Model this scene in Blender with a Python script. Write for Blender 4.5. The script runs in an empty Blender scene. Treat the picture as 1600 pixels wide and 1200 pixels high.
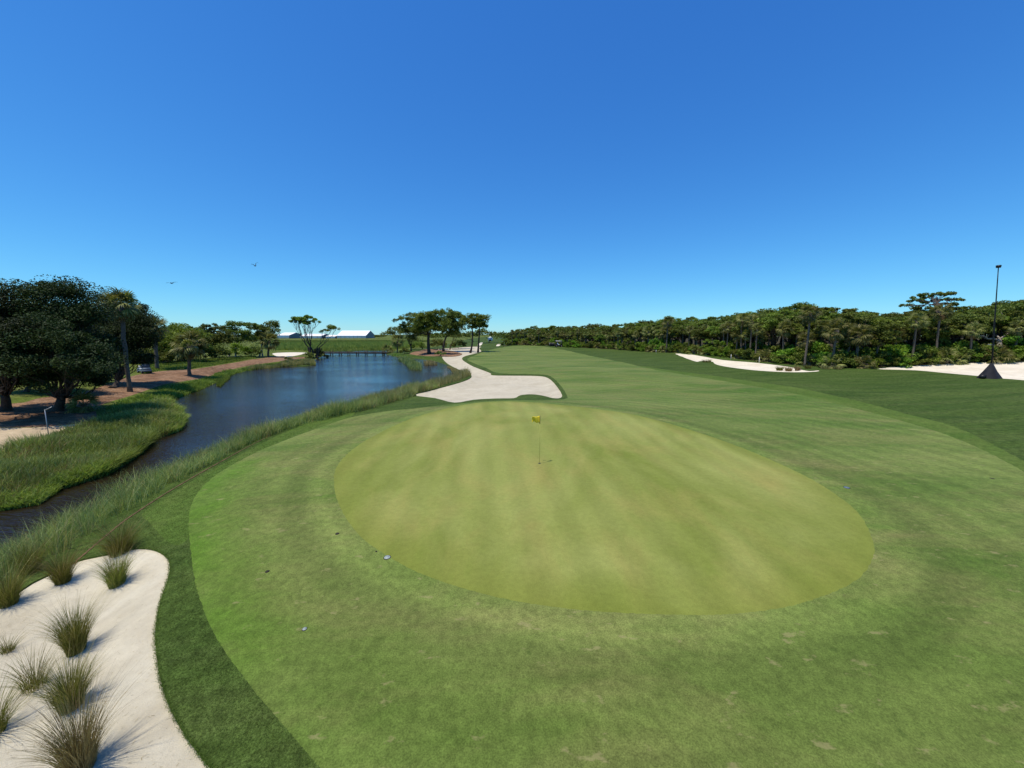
import bpy, math, random
import numpy as np
from mathutils import Vector
from mathutils.geometry import delaunay_2d_cdt

S = bpy.context.scene
COL = S.collection
RNG = np.random.default_rng(7)
random.seed(7)

# ------------------------------------------------------------------ camera
F, CX, CY = 601.0, 800.0, 600.0          # focal length / centre in pixels of a 1600 x 1200 picture
H = 5.7                                   # eye height above the hole
HORIZON = 522.0
PITCH = math.atan((CY - HORIZON) / F)
cam_d = bpy.data.cameras.new('camera')
cam_d.sensor_width = 36.0
cam_d.lens = 36.0 * F / 1600.0
cam_d.clip_start = 0.1
cam_d.clip_end = 6000
cam = bpy.data.objects.new('camera', cam_d)
COL.objects.link(cam)
cam.location = (0, 0, H)
cam.rotation_euler = (math.pi / 2 - PITCH, 0, 0)
S.camera = cam

# ------------------------------------------------------------------ light
SUN_EL = math.radians(72)
SUN_AZ = math.radians(-118)               # direction TO the sun, clockwise from +Y
w = bpy.data.worlds.new('World')
S.world = w
w.use_nodes = True
nt = w.node_tree
nt.nodes.clear()
sky = nt.nodes.new('ShaderNodeTexSky')
sky.sky_type = 'NISHITA'
sky.sun_disc = False
sky.sun_elevation = SUN_EL
sky.sun_rotation = SUN_AZ
sky.altitude = 0
sky.air_density = 1.0
sky.dust_density = 0.0
sky.ozone_density = 6.0
bg = nt.nodes.new('ShaderNodeBackground')
bg.inputs['Strength'].default_value = 0.11
wo = nt.nodes.new('ShaderNodeOutputWorld')
# the phone camera's colour response to a clear coastal sky, the same in every direction
sep = nt.nodes.new('ShaderNodeSeparateColor'); com = nt.nodes.new('ShaderNodeCombineColor')
nt.links.new(sky.outputs[0], sep.inputs[0])
for ch, (gain, power) in enumerate(((0.39, 1.18), (1.02, 1.0), (2.35, 0.70))):
    pw = nt.nodes.new('ShaderNodeMath'); pw.operation = 'POWER'; pw.inputs[1].default_value = power
    ml = nt.nodes.new('ShaderNodeMath'); ml.operation = 'MULTIPLY'; ml.inputs[1].default_value = gain
    nt.links.new(sep.outputs[ch], pw.inputs[0]); nt.links.new(pw.outputs[0], ml.inputs[0]); nt.links.new(ml.outputs[0], com.inputs[ch])
nt.links.new(com.outputs[0], bg.inputs[0])
nt.links.new(bg.outputs[0], wo.inputs[0])

sd = bpy.data.lights.new('sun', 'SUN')
sd.energy = 5.0
sd.angle = math.radians(0.53)
sd.color = (1.0, 0.91, 0.77)
sun = bpy.data.objects.new('sun', sd)
COL.objects.link(sun)
to_sun = Vector((math.sin(SUN_AZ) * math.cos(SUN_EL), math.cos(SUN_AZ) * math.cos(SUN_EL), math.sin(SUN_EL)))
sun.rotation_euler = to_sun.to_track_quat('Z', 'Y').to_euler()
sun.location = (-40, -20, 80)

S.view_settings.view_transform = 'Standard'
S.view_settings.look = 'None'
S.view_settings.exposure = 0.0
S.view_settings.gamma = 1.0
S.view_settings.use_curve_mapping = False

# ------------------------------------------------------------------ helpers: pixels and rays
cp, sp = math.cos(PITCH), math.sin(PITCH)


def rays(px, py):
    px = np.asarray(px, float); py = np.asarray(py, float)
    dx = (px - CX) / F; dv = (py - CY) / F
    return np.stack([dx, cp - dv * sp, -(sp + dv * cp)], -1)


def Pz(px, py, z):
    """where the line of sight through a picture point meets the level z"""
    d = rays(px, py)
    t = (z - H) / d[..., 2]
    return d * t[..., None] + np.array([0, 0, H])


def Pd(px, py, y):
    """point at ground distance y along the line of sight"""
    d = rays(px, py)
    t = y / d[..., 1]
    return d * t[..., None] + np.array([0, 0, H])


def catmull(pts, sub=4, closed=True):
    pts = np.asarray(pts, float); n = len(pts); out = []
    rng_ = range(n) if closed else range(n - 1)
    for i in rng_:
        if closed:
            p0, p1, p2, p3 = pts[i - 1], pts[i], pts[(i + 1) % n], pts[(i + 2) % n]
        else:
            p0, p1, p2, p3 = pts[max(i - 1, 0)], pts[i], pts[i + 1], pts[min(i + 2, n - 1)]
        for k in range(sub):
            t = k / sub
            out.append(0.5 * ((2 * p1) + (-p0 + p2) * t + (2 * p0 - 5 * p1 + 4 * p2 - p3) * t * t + (-p0 + 3 * p1 - 3 * p2 + p3) * t ** 3))
    if not closed:
        out.append(pts[-1])
    return np.array(out)


def inside(poly, x, y):
    poly = np.asarray(poly); r = np.zeros(len(x), bool)
    n = len(poly); j = n - 1
    for i in range(n):
        xi, yi = poly[i, 0], poly[i, 1]; xj, yj = poly[j, 0], poly[j, 1]
        if yi != yj:
            c = ((yi > y) != (yj > y)) & (x < (xj - xi) * (y - yi) / (yj - yi) + xi)
            r ^= c
        j = i
    return r


def dist_poly(poly, x, y, closed=True):
    poly = np.asarray(poly)[:, :2]
    d = np.full(len(x), 1e9)
    n = len(poly)
    for i in range(n if closed else n - 1):
        a = poly[i]; b = poly[(i + 1) % n]
        ab = b - a; L = ab @ ab + 1e-12
        t = np.clip(((x - a[0]) * ab[0] + (y - a[1]) * ab[1]) / L, 0, 1)
        d = np.minimum(d, np.hypot(x - a[0] - t * ab[0], y - a[1] - t * ab[1]))
    return d


def sstep(t):
    t = np.clip(t, 0, 1)
    return t * t * (3 - 2 * t)


# ------------------------------------------------------------------ the lie of the land
ZW = -1.45      # water level
ctl = []


def c(px, py, z):
    p = Pz(px, py, z); ctl.append((p[0], p[1], z))


for a in [(843, 724, 0), (700, 700, 0.02), (960, 957, -0.22), (700, 905, -0.2), (522, 760, -0.18), (1365, 870, -0.28),
          (1240, 735, -0.12), (800, 628, 0.05), (690, 640, -0.08), (590, 678, -0.1), (1000, 650, 0.12), (950, 800, -0.02),
          (300, 850, -0.5), (250, 950, -0.62), (150, 1000, -0.8), (60, 1100, -0.75), (330, 1200, -0.6), (500, 1100, -0.4),
          (800, 1200, -0.4), (1200, 1200, -0.45), (1600, 1200, -0.6), (1600, 900, -0.4), (1600, 740, -0.3), (1450, 700, -0.35),
          (1400, 620, -0.15), (1600, 640, 0.2), (1600, 593, 0.55), (1540, 588, 0.5), (1500, 567, 1.5), (1600, 565, 1.8),
          (1390, 576, 0.9), (1240, 581, 0.35), (1240, 571, 0.7), (1120, 570, 0.35), (1060, 552, 0.8), (990, 546, 0.9),
          (1000, 574, 0.0), (1100, 590, -0.1), (880, 545, 0.5), (830, 540, 0.75), (770, 545, 0.2), (960, 600, -0.3), (900, 575, 0.1),
          (880, 612, -0.4), (1100, 640, -0.25), (1250, 640, -0.35), (770, 605, -0.6), (690, 615, -0.75), (740, 578, -0.5),
          (350, 720, -0.6), (215, 795, -0.75), (110, 865, -0.85), (480, 662, -0.5), (600, 625, -0.55), (420, 720, -0.35), (330, 800, -0.45),
          (90, 640, -0.45), (0, 690, -0.6), (40, 740, -0.9), (150, 700, -1.0), (200, 610, -0.4), (296, 585, -0.35), (420, 563, -0.45), (490, 556, -0.7),
          (672, 550, -0.3), (740, 549, -0.1), (630, 545, -0.6), (540, 538, -1.1), (300, 560, 0.0), (200, 575, 0.2)]:
    c(*a)
for th, r, z in [(-70, 120, 0.5), (-70, 600, 0), (-35, 600, -1), (0, 600, 0.5), (35, 600, 3), (70, 600, 3), (-70, 2500, -1), (-20, 2500, -1),
                 (20, 2500, 0), (70, 2500, 0), (-35, 250, -1.0), (-15, 250, -0.7), (-5, 220, 0.8), (52, 110, 4.0), (45, 105, 4.0), (38, 105, 3.0), (30, 120, 2.5),
                 (20, 150, 2.0), (10, 190, 1.8), (70, 60, 2.5), (110, 8, -0.7), (110, 60, 0), (180, 8, -0.7), (-179, 8, -0.7),
                 (180, 60, 0), (-179, 60, 0), (-110, 8, -0.8), (-110, 60, 0), (180, 2500, 0), (-179, 2500, 0), (-75, 14, -0.9), (75, 14, -0.6),
                 (0, 1.5, -0.5), (120, 1.5, -0.5), (-120, 1.5, -0.6)]:
    ctl.append((r * math.sin(math.radians(th)), r * math.cos(math.radians(th)), z))
ctl = np.array(ctl)


def lp(x, y):
    r = np.maximum(np.hypot(x, y), 0.8)
    return np.stack([np.arctan2(x, y), np.log(r)], -1)


def phi(d2):
    return 0.5 * d2 * np.log(d2 + 1e-9)


_C = lp(ctl[:, 0], ctl[:, 1])
_n = len(_C)
_A = np.zeros((_n + 3, _n + 3))
_A[:_n, :_n] = phi(((_C[:, None] - _C[None]) ** 2).sum(-1)) + np.eye(_n) * 0.002
_A[:_n, _n] = 1; _A[:_n, _n + 1:] = _C
_A[_n:, :_n] = _A[:_n, _n:].T
_W = np.linalg.solve(_A, np.concatenate([ctl[:, 2], np.zeros(3)]))


def z_base(x, y):
    q = lp(x, y); out = np.empty(len(x))
    for i in range(0, len(x), 40000):
        k = q[i:i + 40000]
        d2 = ((k[:, None] - _C[None]) ** 2).sum(-1)
        out[i:i + 40000] = phi(d2) @ _W[:_n] + _W[_n] + k @ _W[_n + 1:]
    und = 0.13 * np.sin(x * 0.23 + 1.3) * np.sin(y * 0.19 + 0.4) + 0.03 * np.sin(x * 0.9 + y * 0.7)
    return np.clip(out, -1.3, 6) + und * sstep((np.hypot(x, y) - 20) / 30)


WATER_PX = [(-500, 1010), (-60, 905), (0, 872), (70, 842), (150, 803), (230, 760), (300, 727), (350, 705), (430, 674), (500, 652), (560, 636), (610, 621),
            (650, 608), (680, 601), (700, 591), (709, 582), (702, 572), (680, 565), (650, 560.5), (615, 556.5), (602, 552), (606, 547.5), (505, 548),
            (508, 553), (500, 559), (489, 563), (491, 570.5), (440, 573.5), (400, 577), (368, 583), (350, 592), (320, 606), (262, 627),
            (272, 641), (290, 655), (284, 672), (237, 690), (222, 708), (172, 740), (95, 764), (62, 788), (0, 798), (-60, 808), (-500, 850)]
_wp = np.array(WATER_PX)
WATER = catmull(Pz(_wp[:, 0], _wp[:, 1], ZW)[:, :2], 3)


def z_wet(x, y):
    z = z_base(x, y)
    near = (np.hypot(x, y) < 260) & (x < 20)
    if near.any():
        xs, ys, zs = x[near], y[near], z[near]
        ins = inside(WATER, xs, ys)
        d = dist_poly(WATER, xs, ys)
        bank = 1.2 + 0.028 * ys.clip(0, 120)
        zo = ZW + 0.02 + (np.maximum(zs, ZW + 0.2) - ZW) * sstep((d / bank) * 0.5 + 0.12 * np.minimum(d / 0.3, 1))
        zi = ZW - 0.6 * sstep(d / 1.5) - 0.02
        z[near] = np.where(ins, zi, zo)
    return z


Z_FUN = [z_wet]


def ground_pts(px, py, zf=None):
    """walk each line of sight until it meets the land"""
    zf = zf or Z_FUN[0]
    d = rays(px, py).reshape(-1, 3)
    ts = np.geomspace(3.0, 1500, 420)
    n = len(d)
    X = d[:, None, :] * ts[None, :, None]
    g = zf(X[..., 0].ravel(), X[..., 1].ravel()).reshape(n, -1)
    below = (X[..., 2] + H) < g
    i = np.where(below.any(1), below.argmax(1), len(ts) - 1).clip(1)
    r = np.arange(n)
    a = (X[r, i - 1, 2] + H) - g[r, i - 1]; b = (X[r, i, 2] + H) - g[r, i]
    f = np.clip(a / np.where(abs(a - b) < 1e-9, 1e-9, a - b), 0, 1)
    t = ts[i - 1] + (ts[i] - ts[i - 1]) * f
    P = d * t[:, None]; P[:, 2] += H
    return P


def gpoly(pts, sub=3):
    p = np.array(pts, float)
    p = catmull(p, sub) if sub > 1 else p
    return ground_pts(p[:, 0], p[:, 1])[:, :2]


BUNKERS = {}
BUNK_PX = {
    'near': [(430, 1340), (380, 1260), (330, 1200), (285, 1140), (256, 1080), (244, 1020), (243, 980), (250, 940), (262, 905), (265, 880), (256, 866), (235, 857),
             (205, 857), (165, 866), (120, 876), (85, 893), (50, 910), (0, 935), (-200, 990), (-500, 1050), (-500, 1400)],
    'mid': [(645, 617), (680, 622), (710, 629), (740, 624.5), (775, 622.5), (803, 622), (813, 617.5), (830, 616), (848, 618), (864, 622), (876, 621.5),
            (878, 615), (868, 600), (856, 589.5), (840, 586.5), (805, 586), (770, 585.5), (766, 582), (742, 573), (727, 565), (722, 560), (728, 556),
            (744, 552), (752, 549), (749, 544), (752, 541.5), (735, 541.5), (700, 544), (668, 546), (668, 549), (690, 553), (691, 559), (699, 568), (716, 577), (733, 583),
            (736, 589), (724, 595), (700, 602), (670, 610)],
    'strip': [(1055, 552), (1090, 555), (1130, 562), (1180, 566), (1230, 572), (1250, 576.5), (1265, 579), (1279, 578), (1276, 580.5), (1240, 581.5),
              (1200, 580), (1165, 577), (1132, 572.5), (1117, 568.5), (1113, 565), (1095, 564), (1088, 565), (1070, 559)],
    'slope': [(1368, 576.5), (1410, 572), (1450, 570), (1500, 567), (1545, 566), (1600, 565), (1720, 562), (1720, 606), (1600, 594), (1560, 591), (1530, 587.5),
              (1480, 583), (1430, 578.5)],
    'left': [(-300, 672), (0, 668), (60, 667), (140, 660), (146, 663), (110, 675), (75, 685), (30, 700), (0, 712), (-300, 790)],
    'farsand_a': [(746, 539.5), (749, 536), (754, 535), (753, 538), (750, 540)],
    'farsand_b': [(775, 540.5), (778, 537.5), (782, 538), (780, 540.5)],
    'leftfar': [(426, 552), (452, 550.5), (480, 551), (468, 554.5), (442, 559), (432, 556.5)],
}
BDEPTH = {'near': 0.12, 'mid': 0.3, 'strip': 0.2, 'slope': 0.1, 'left': 0.1, 'farsand_a': 0.05, 'farsand_b': 0.05, 'leftfar': 0.1}
for k, v in BUNK_PX.items():
    BUNKERS[k] = gpoly(v)


def z_full(x, y):
    z = z_wet(x, y)
    for k, p in BUNKERS.items():
        lo = p.min(0); hi = p.max(0)
        m = (x > lo[0]) & (x < hi[0]) & (y > lo[1]) & (y < hi[1])
        if m.any():
            xs, ys = x[m], y[m]
            ins = inside(p, xs, ys)
            d = dist_poly(p, xs, ys)
            z[m] -= np.where(ins, BDEPTH[k] * sstep(d / 1.5), 0)
    return z


Z_FUN[0] = z_full
GREEN = gpoly([(526, 730), (522, 760), (535, 800), (565, 840), (605, 868), (650, 893), (720, 918), (800, 938), (880, 950), (960, 957), (1040, 960),
               (1130, 960), (1220, 950), (1290, 930), (1340, 905), (1365, 870), (1362, 840), (1340, 800), (1290, 762), (1230, 730), (1160, 700), (1080, 672),
               (1000, 650), (940, 640), (870, 632), (800, 627), (740, 630), (690, 640), (640, 655), (590, 678), (550, 703)])
FAIRWAY = gpoly([(620, 1340), (500, 1200), (440, 1130), (390, 1070), (340, 1000), (310, 930), (298, 860), (295, 805), (310, 768), (345, 737), (400, 707),
                 (450, 686), (500, 668), (545, 653), (600, 643), (650, 638), (700, 632), (760, 627), (810, 625), (880, 624), (884, 615), (874, 600), (860, 588), (840, 584.5),
                 (780, 583), (760, 575), (738, 566.5), (730, 561), (745, 554), (762, 548), (790, 542), (830, 540), (868, 544), (905, 552), (940, 559.5), (980, 567.5), (1010, 575),
                 (1050, 582), (1090, 589), (1140, 597), (1200, 607), (1260, 619), (1312, 632), (1425, 662), (1512, 692), (1600, 737), (1700, 800), (1900, 950), (1900, 1340)])
FIRSTCUT = gpoly([(1000, 572), (1050, 579), (1100, 585), (1170, 595), (1240, 605), (1275, 612), (1350, 629), (1425, 649), (1500, 670), (1600, 720), (1700, 780),
                  (1900, 920), (1900, 960), (1700, 805), (1600, 742), (1512, 698), (1425, 668), (1312, 640), (1260, 625), (1200, 612), (1140, 602), (1090, 594), (1050, 587), (1005, 577)])
LEFTCUT = gpoly([(222, 803), (250, 783), (300, 752), (350, 724), (400, 697), (460, 669), (512, 648), (552, 643), (545, 653), (500, 668), (450, 686), (400, 707), (345, 737), (310, 768),
                 (295, 805), (296, 835), (284, 850), (268, 850), (250, 835), (232, 815)])
LUSH = gpoly([(350, 1010), (322, 930), (312, 860), (316, 800), (335, 765), (380, 728)], 1)
MULCH = gpoly([(-300, 636), (0, 632), (60, 622), (120, 615), (170, 600), (205, 588), (250, 580), (300, 577), (340, 571), (400, 561), (440, 556.5), (450, 558), (482, 558), (460, 562),
               (420, 567), (370, 575), (320, 590), (285, 596), (255, 601), (205, 618), (165, 630), (150, 640), (145, 660), (60, 667), (0, 668), (-300, 672)])
MULCH2 = gpoly([(650, 549), (672, 545.5), (700, 547.5), (722, 552.5), (712, 556.5), (690, 557), (660, 556), (640, 553)])
LEFTLAND = np.concatenate([Pz(_wp[22:, 0], _wp[22:, 1], ZW)[:, :2], [(-120, 5), (-3000, 200), (-3000, 3000), (-60, 3000)],
                           Pz(np.array([735, 715, 690, 650]), np.array([530, 536, 542, 545.5]), -0.5)[:, :2]])
FRONT_PX = [(782, 541), (810, 539), (850, 540), (900, 543), (960, 546), (1000, 549), (1060, 551), (1100, 554.5), (1150, 560), (1240, 570), (1300, 575), (1350, 575.5), (1400, 572), (1450, 569.5),
            (1530, 566), (1600, 564.5), (1720, 561.5)]
_fp = np.array(FRONT_PX)
FRONT = ground_pts(_fp[:, 0], _fp[:, 1])
FLOOR = np.concatenate([FRONT[:, :2], [(240, 40), (400, 200), (300, 500), (40, 420)]])

# ------------------------------------------------------------------ materials


def new_mat(name):
    m = bpy.data.materials.new(name); m.use_nodes = True
    n = m.node_tree.nodes; n.clear()
    out = n.new('ShaderNodeOutputMaterial')
    b = n.new('ShaderNodeBsdfPrincipled')
    b.inputs['Roughness'].default_value = 0.9
    b.inputs['Specular IOR Level'].default_value = 0.2
    m.node_tree.links.new(b.outputs[0], out.inputs[0])
    return m, m.node_tree, b, out


def N(t, kind, **kw):
    n = t.nodes.new(kind)
    for k, v in kw.items():
        if k.startswith('i_'):
            key = k[2:]
            key = int(key) if key.isdigit() else key.replace('_', ' ')
            n.inputs[key].default_value = v
        else:
            setattr(n, k, v)
    return n


def noise(t, co, scale, detail=3, rough=0.55, dist=0.0):
    n = N(t, 'ShaderNodeTexNoise')
    n.inputs['Scale'].default_value = scale; n.inputs['Detail'].default_value = detail
    n.inputs['Roughness'].default_value = rough; n.inputs['Distortion'].default_value = dist
    t.links.new(co, n.inputs['Vector'])
    return n.outputs['Fac']


def ramp(t, fac, stops):
    r = N(t, 'ShaderNodeValToRGB')
    e = r.color_ramp.elements
    while len(e) < len(stops):
        e.new(0.5)
    for el, (p, col) in zip(e, stops):
        el.position = p
        el.color = (col[0], col[1], col[2], 1) if not isinstance(col, (int, float)) else (col, col, col, 1)
    t.links.new(fac, r.inputs[0])
    return r.outputs[0]


def mix(t, fac, a, b, mode='MIX'):
    m = N(t, 'ShaderNodeMix', data_type='RGBA', blend_type=mode)
    for s, v in ((0, fac), (6, a), (7, b)):
        if isinstance(v, (int, float)):
            m.inputs[s].default_value = v if s == 0 else (v, v, v, 1)
        elif isinstance(v, tuple):
            m.inputs[s].default_value = (*v, 1)
        else:
            t.links.new(v, m.inputs[s])
    return m.outputs[2]


def mapping(t, co, scale=(1, 1, 1), rot=(0, 0, 0), loc=(0, 0, 0)):
    m = N(t, 'ShaderNodeMapping')
    m.inputs['Scale'].default_value = scale; m.inputs['Rotation'].default_value = rot; m.inputs['Location'].default_value = loc
    t.links.new(co, m.inputs['Vector'])
    return m.outputs[0]


def bump(t, b, h, strength, dist):
    n = N(t, 'ShaderNodeBump')
    n.inputs['Strength'].default_value = strength; n.inputs['Distance'].default_value = dist
    t.links.new(h, n.inputs['Height']); t.links.new(n.outputs[0], b.inputs['Normal'])


def obj_co(t):
    return N(t, 'ShaderNodeTexCoord').outputs['Object']


def wave(t, co, scale, dist=0.0, dscale=1.0):
    wv = N(t, 'ShaderNodeTexWave', wave_type='BANDS', bands_direction='X', wave_profile='SIN')
    wv.inputs['Scale'].default_value = scale; wv.inputs['Distortion'].default_value = dist
    wv.inputs['Detail'].default_value = 2; wv.inputs['Detail Scale'].default_value = dscale
    t.links.new(co, wv.inputs['Vector'])
    return wv.outputs['Fac']


def turf(name, dark, light, dry, dry_amt=0.5, stripe=0.0, stripe_scale=0.2, rot=0.0, fine=60, bumpd=0.02, patch=0.15, stretch=(1, 1, 1), rings=None, blades=0.5, sheen=0.0):
    m, t, b, o = new_mat(name)
    co = obj_co(t)
    big = noise(t, mapping(t, co, stretch), patch, 4, 0.6, 0.6)
    col = ramp(t, big, [(0.32, dark), (0.66, light)])
    dn = noise(t, mapping(t, co, stretch, loc=(31, 7, 0)), patch * 2.6, 5, 0.65, 0.4)
    df = ramp(t, dn, [(0.45, 0.0), (0.75, dry_amt)])
    col = mix(t, df, col, dry)
    if name == 'putting_turf':
        at = N(t, 'ShaderNodeAttribute', attribute_name='from_green')
        wb = N(t, 'ShaderNodeMath', operation='MULTIPLY_ADD'); t.links.new(noise(t, co, 0.3, 3), wb.inputs[0]); wb.inputs[1].default_value = 1.6; t.links.new(at.outputs['Fac'], wb.inputs[2])
        dv = N(t, 'ShaderNodeMath', operation='MULTIPLY'); t.links.new(wb.outputs[0], dv.inputs[0]); dv.inputs[1].default_value = 0.25
        col = mix(t, ramp(t, dv.outputs[0], [(0.18, 0.75), (0.55, 0.0)]), col, (0.140, 0.170, 0.026))
    if stripe:
        if rings:
            at = N(t, 'ShaderNodeAttribute', attribute_name='from_green')
            cb = N(t, 'ShaderNodeCombineXYZ'); t.links.new(at.outputs['Fac'], cb.inputs[0])
            wv = wave(t, cb.outputs[0], stripe_scale, 0.0)
            wob = noise(t, co, 0.22, 3)
            wv = mix(t, ramp(t, wob, [(0.42, 0.0), (0.62, 1.0)]), 0.5, wv)
            # bands that follow the green: pale next to it, olive beyond, lush where the sprinklers reach on the left
            dv = N(t, 'ShaderNodeMath', operation='MULTIPLY'); t.links.new(at.outputs['Fac'], dv.inputs[0]); dv.inputs[1].default_value = 0.1
            col = mix(t, 1.0, col, ramp(t, dv.outputs[0], [(0.0, (1.22, 1.16, 1.25)), (0.06, (1.18, 1.12, 1.2)), (0.10, (0.95, 0.90, 0.98)), (0.24, (1.0, 0.96, 1.0)), (0.5, (1, 1, 1))]), 'MULTIPLY')
            lu = N(t, 'ShaderNodeAttribute', attribute_name='lush')
            lun = N(t, 'ShaderNodeMath', operation='MULTIPLY'); t.links.new(lu.outputs['Fac'], lun.inputs[0])
            t.links.new(ramp(t, noise(t, co, 0.5, 3), [(0.3, 0.25), (0.6, 0.85)]), lun.inputs[1])
            col = mix(t, lun.outputs[0], col, (0.072, 0.150, 0.012))
        else:
            wv = wave(t, mapping(t, co, rot=(0, 0, rot)), stripe_scale, 0.6, 0.4)
            wob = noise(t, co, 0.12, 3)
            wv = mix(t, ramp(t, wob, [(0.35, 0.15), (0.65, 1.0)]), 0.5, wv)
        f = ramp(t, wv, [(0.25, 1 - stripe), (0.75, 1 + stripe)])
        col = mix(t, 1.0, col, f, 'MULTIPLY')
    mid = noise(t, co, fine * 0.14, 4, 0.7)
    col = mix(t, 1.0, col, ramp(t, mid, [(0.36, 1 - 0.6 * blades), (0.64, 1 + 0.55 * blades)]), 'MULTIPLY')
    fn = noise(t, co, fine, 3, 0.75)
    col = mix(t, 1.0, col, ramp(t, fn, [(0.36, 1 - 0.9 * blades), (0.64, 1 + 0.85 * blades)]), 'MULTIPLY')
    if name == 'fairway_turf':
        # pale scuffs, old divots and small worn spots
        sp_ = noise(t, mapping(t, co, (1, 2.2, 1), rot=(0, 0, 0.3)), 1.7, 4, 0.6)
        col = mix(t, ramp(t, sp_, [(0.635, 0.0), (0.70, 0.45)]), col, (0.27, 0.235, 0.11))
        sp2 = noise(t, co, 4.5, 2, 0.5)
        col = mix(t, ramp(t, sp2, [(0.70, 0.0), (0.76, 0.5)]), col, (0.045, 0.075, 0.014))
    t.links.new(col, b.inputs['Base Color'])
    b.inputs['Roughness'].default_value = 0.85
    b.inputs['Specular IOR Level'].default_value = 0.04
    if sheen:
        b.inputs['Sheen Weight'].default_value = sheen
        b.inputs['Sheen Roughness'].default_value = 0.5
        b.inputs['Sheen Tint'].default_value = (0.9, 0.9, 0.6, 1)
    hm = mix(t, 0.5, mid, fn)
    bump(t, b, hm, 0.55, bumpd)
    return m


gc = GREEN.mean(0)
M = {}
M['green'] = turf('putting_turf', (0.135, 0.168, 0.028), (0.248, 0.268, 0.076), (0.262, 0.228, 0.066), 0.6, 0.052, 0.25, math.radians(-4), 45, 0.008, 0.14, (1.4, 0.7, 1), None, 0.12, sheen=0.05)
M['fairway'] = turf('fairway_turf', (0.060, 0.112, 0.015), (0.136, 0.176, 0.042), (0.182, 0.166, 0.060), 0.6, 0.085, 0.22, 0.0, 38, 0.02, 0.14, (0.45, 1.3, 1), True, 0.32, sheen=0.06)
M['firstcut'] = turf('first_cut_turf', (0.052, 0.098, 0.016), (0.084, 0.130, 0.027), (0.13, 0.14, 0.045), 0.3, 0, 1, 0, 30, 0.02, 0.2, (1, 1, 1), None, 0.4)
M['rough'] = turf('rough_turf', (0.034, 0.064, 0.013), (0.058, 0.092, 0.020), (0.100, 0.120, 0.042), 0.4, 0, 1, 0, 26, 0.04, 0.22, (0.35, 1.6, 1), None, 0.5)
M['meadow'] = turf('meadow_ground', (0.060, 0.085, 0.014), (0.105, 0.140, 0.024), (0.15, 0.13, 0.05), 0.6, 0, 1, 0, 9, 0.06, 0.12, (1, 1, 1), None, 0.5)
M['floor'] = turf('woodland_soil', (0.03, 0.026, 0.012), (0.055, 0.046, 0.020), (0.10, 0.075, 0.04), 0.4, 0, 1, 0, 7, 0.06, 0.2, (1, 1, 1), None, 0.5)
M['mulch'] = turf('pine_straw', (0.13, 0.072, 0.040), (0.23, 0.135, 0.078), (0.30, 0.22, 0.15), 0.5, 0, 1, 0, 14, 0.05, 0.35, (1, 1, 1), None, 0.6)
M['bed'] = turf('stream_mud', (0.04, 0.025, 0.012), (0.07, 0.045, 0.02), (0.06, 0.05, 0.02), 0.3, 0, 1, 0, 8, 0.04, 0.4)


def sand_mat(name, base, dirty, rake=0.0, bs=0.5):
    m, t, b, o = new_mat(name)
    co = obj_co(t)
    big = noise(t, co, 0.35, 5, 0.6, 0.8)
    col = ramp(t, big, [(0.3, dirty), (0.62, base)])
    sm = noise(t, co, 2.2, 4, 0.65)
    col = mix(t, 1.0, col, ramp(t, sm, [(0.2, 0.86), (0.7, 1.06)]), 'MULTIPLY')
    fn = noise(t, co, 70, 3, 0.8)
    col = mix(t, 1.0, col, ramp(t, fn, [(0.2, 0.8), (0.75, 1.1)]), 'MULTIPLY')
    # scattered dark bits of dead stalk and leaf
    bit = noise(t, mapping(t, co, (1, 2.4, 1), rot=(0, 0, 0.6)), 16, 3, 0.6)
    col = mix(t, ramp(t, bit, [(0.70, 0.0), (0.76, 0.55)]), col, (0.20, 0.14, 0.085))
    t.links.new(col, b.inputs['Base Color'])
    foot = noise(t, co, 3.2, 4, 0.6, 0.5)
    h = mix(t, 0.3, foot, fn)
    if rake:
        wv = wave(t, mapping(t, co, rot=(0, 0, 0.5)), rake, 3.0, 0.3)
        h = mix(t, 0.12, h, wv)
    bump(t, b, h, bs, 0.09)
    return m


M['sand'] = sand_mat('bunker_sand', (0.72, 0.665, 0.505), (0.56, 0.495, 0.35), 0, 1.0)
M['sand_mid'] = sand_mat('raked_waste_sand', (0.50, 0.455, 0.34), (0.425, 0.38, 0.275), 2.5, 0.5)
M['sand_bright'] = sand_mat('white_dune_sand', (0.70, 0.64, 0.51), (0.60, 0.535, 0.41), 0, 0.4)
M['sand_dull'] = sand_mat('trodden_sand', (0.50, 0.40, 0.26), (0.36, 0.275, 0.17), 0, 0.5)


def water_mat():
    m, t, b, o = new_mat('tannin_water')
    co = obj_co(t)
    b.inputs['Base Color'].default_value = (0.016, 0.010, 0.005, 1)
    b.inputs['Roughness'].default_value = 0.06
    b.inputs['IOR'].default_value = 1.333
    b.inputs['Specular IOR Level'].default_value = 0.5
    n1 = noise(t, mapping(t, co, (0.55, 1.5, 1), rot=(0, 0, 0.25)), 1.5, 4, 0.6, 0.6)
    n2 = noise(t, mapping(t, co, (0.5, 1.3, 1), rot=(0, 0, -0.3)), 0.35, 3, 0.5, 0.3)
    n3 = noise(t, mapping(t, co, (0.7, 1.4, 1), rot=(0, 0, 0.1)), 6.0, 3, 0.6)
    h = mix(t, 0.30, n1, n2)
    h = mix(t, 0.32, h, n3)
    # breeze patches: ruffled here, calmer there
    br = noise(t, mapping(t, co, (0.6, 1, 1), rot=(0, 0, 0.5)), 0.09, 3, 0.5)
    st = ramp(t, br, [(0.35, 0.35), (0.62, 1.0)])
    n = N(t, 'ShaderNodeBump'); n.inputs['Distance'].default_value = 0.17
    t.links.new(st, n.inputs['Strength']); t.links.new(h, n.inputs['Height']); t.links.new(n.outputs[0], b.inputs['Normal'])
    return m


M['water'] = water_mat()


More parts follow.
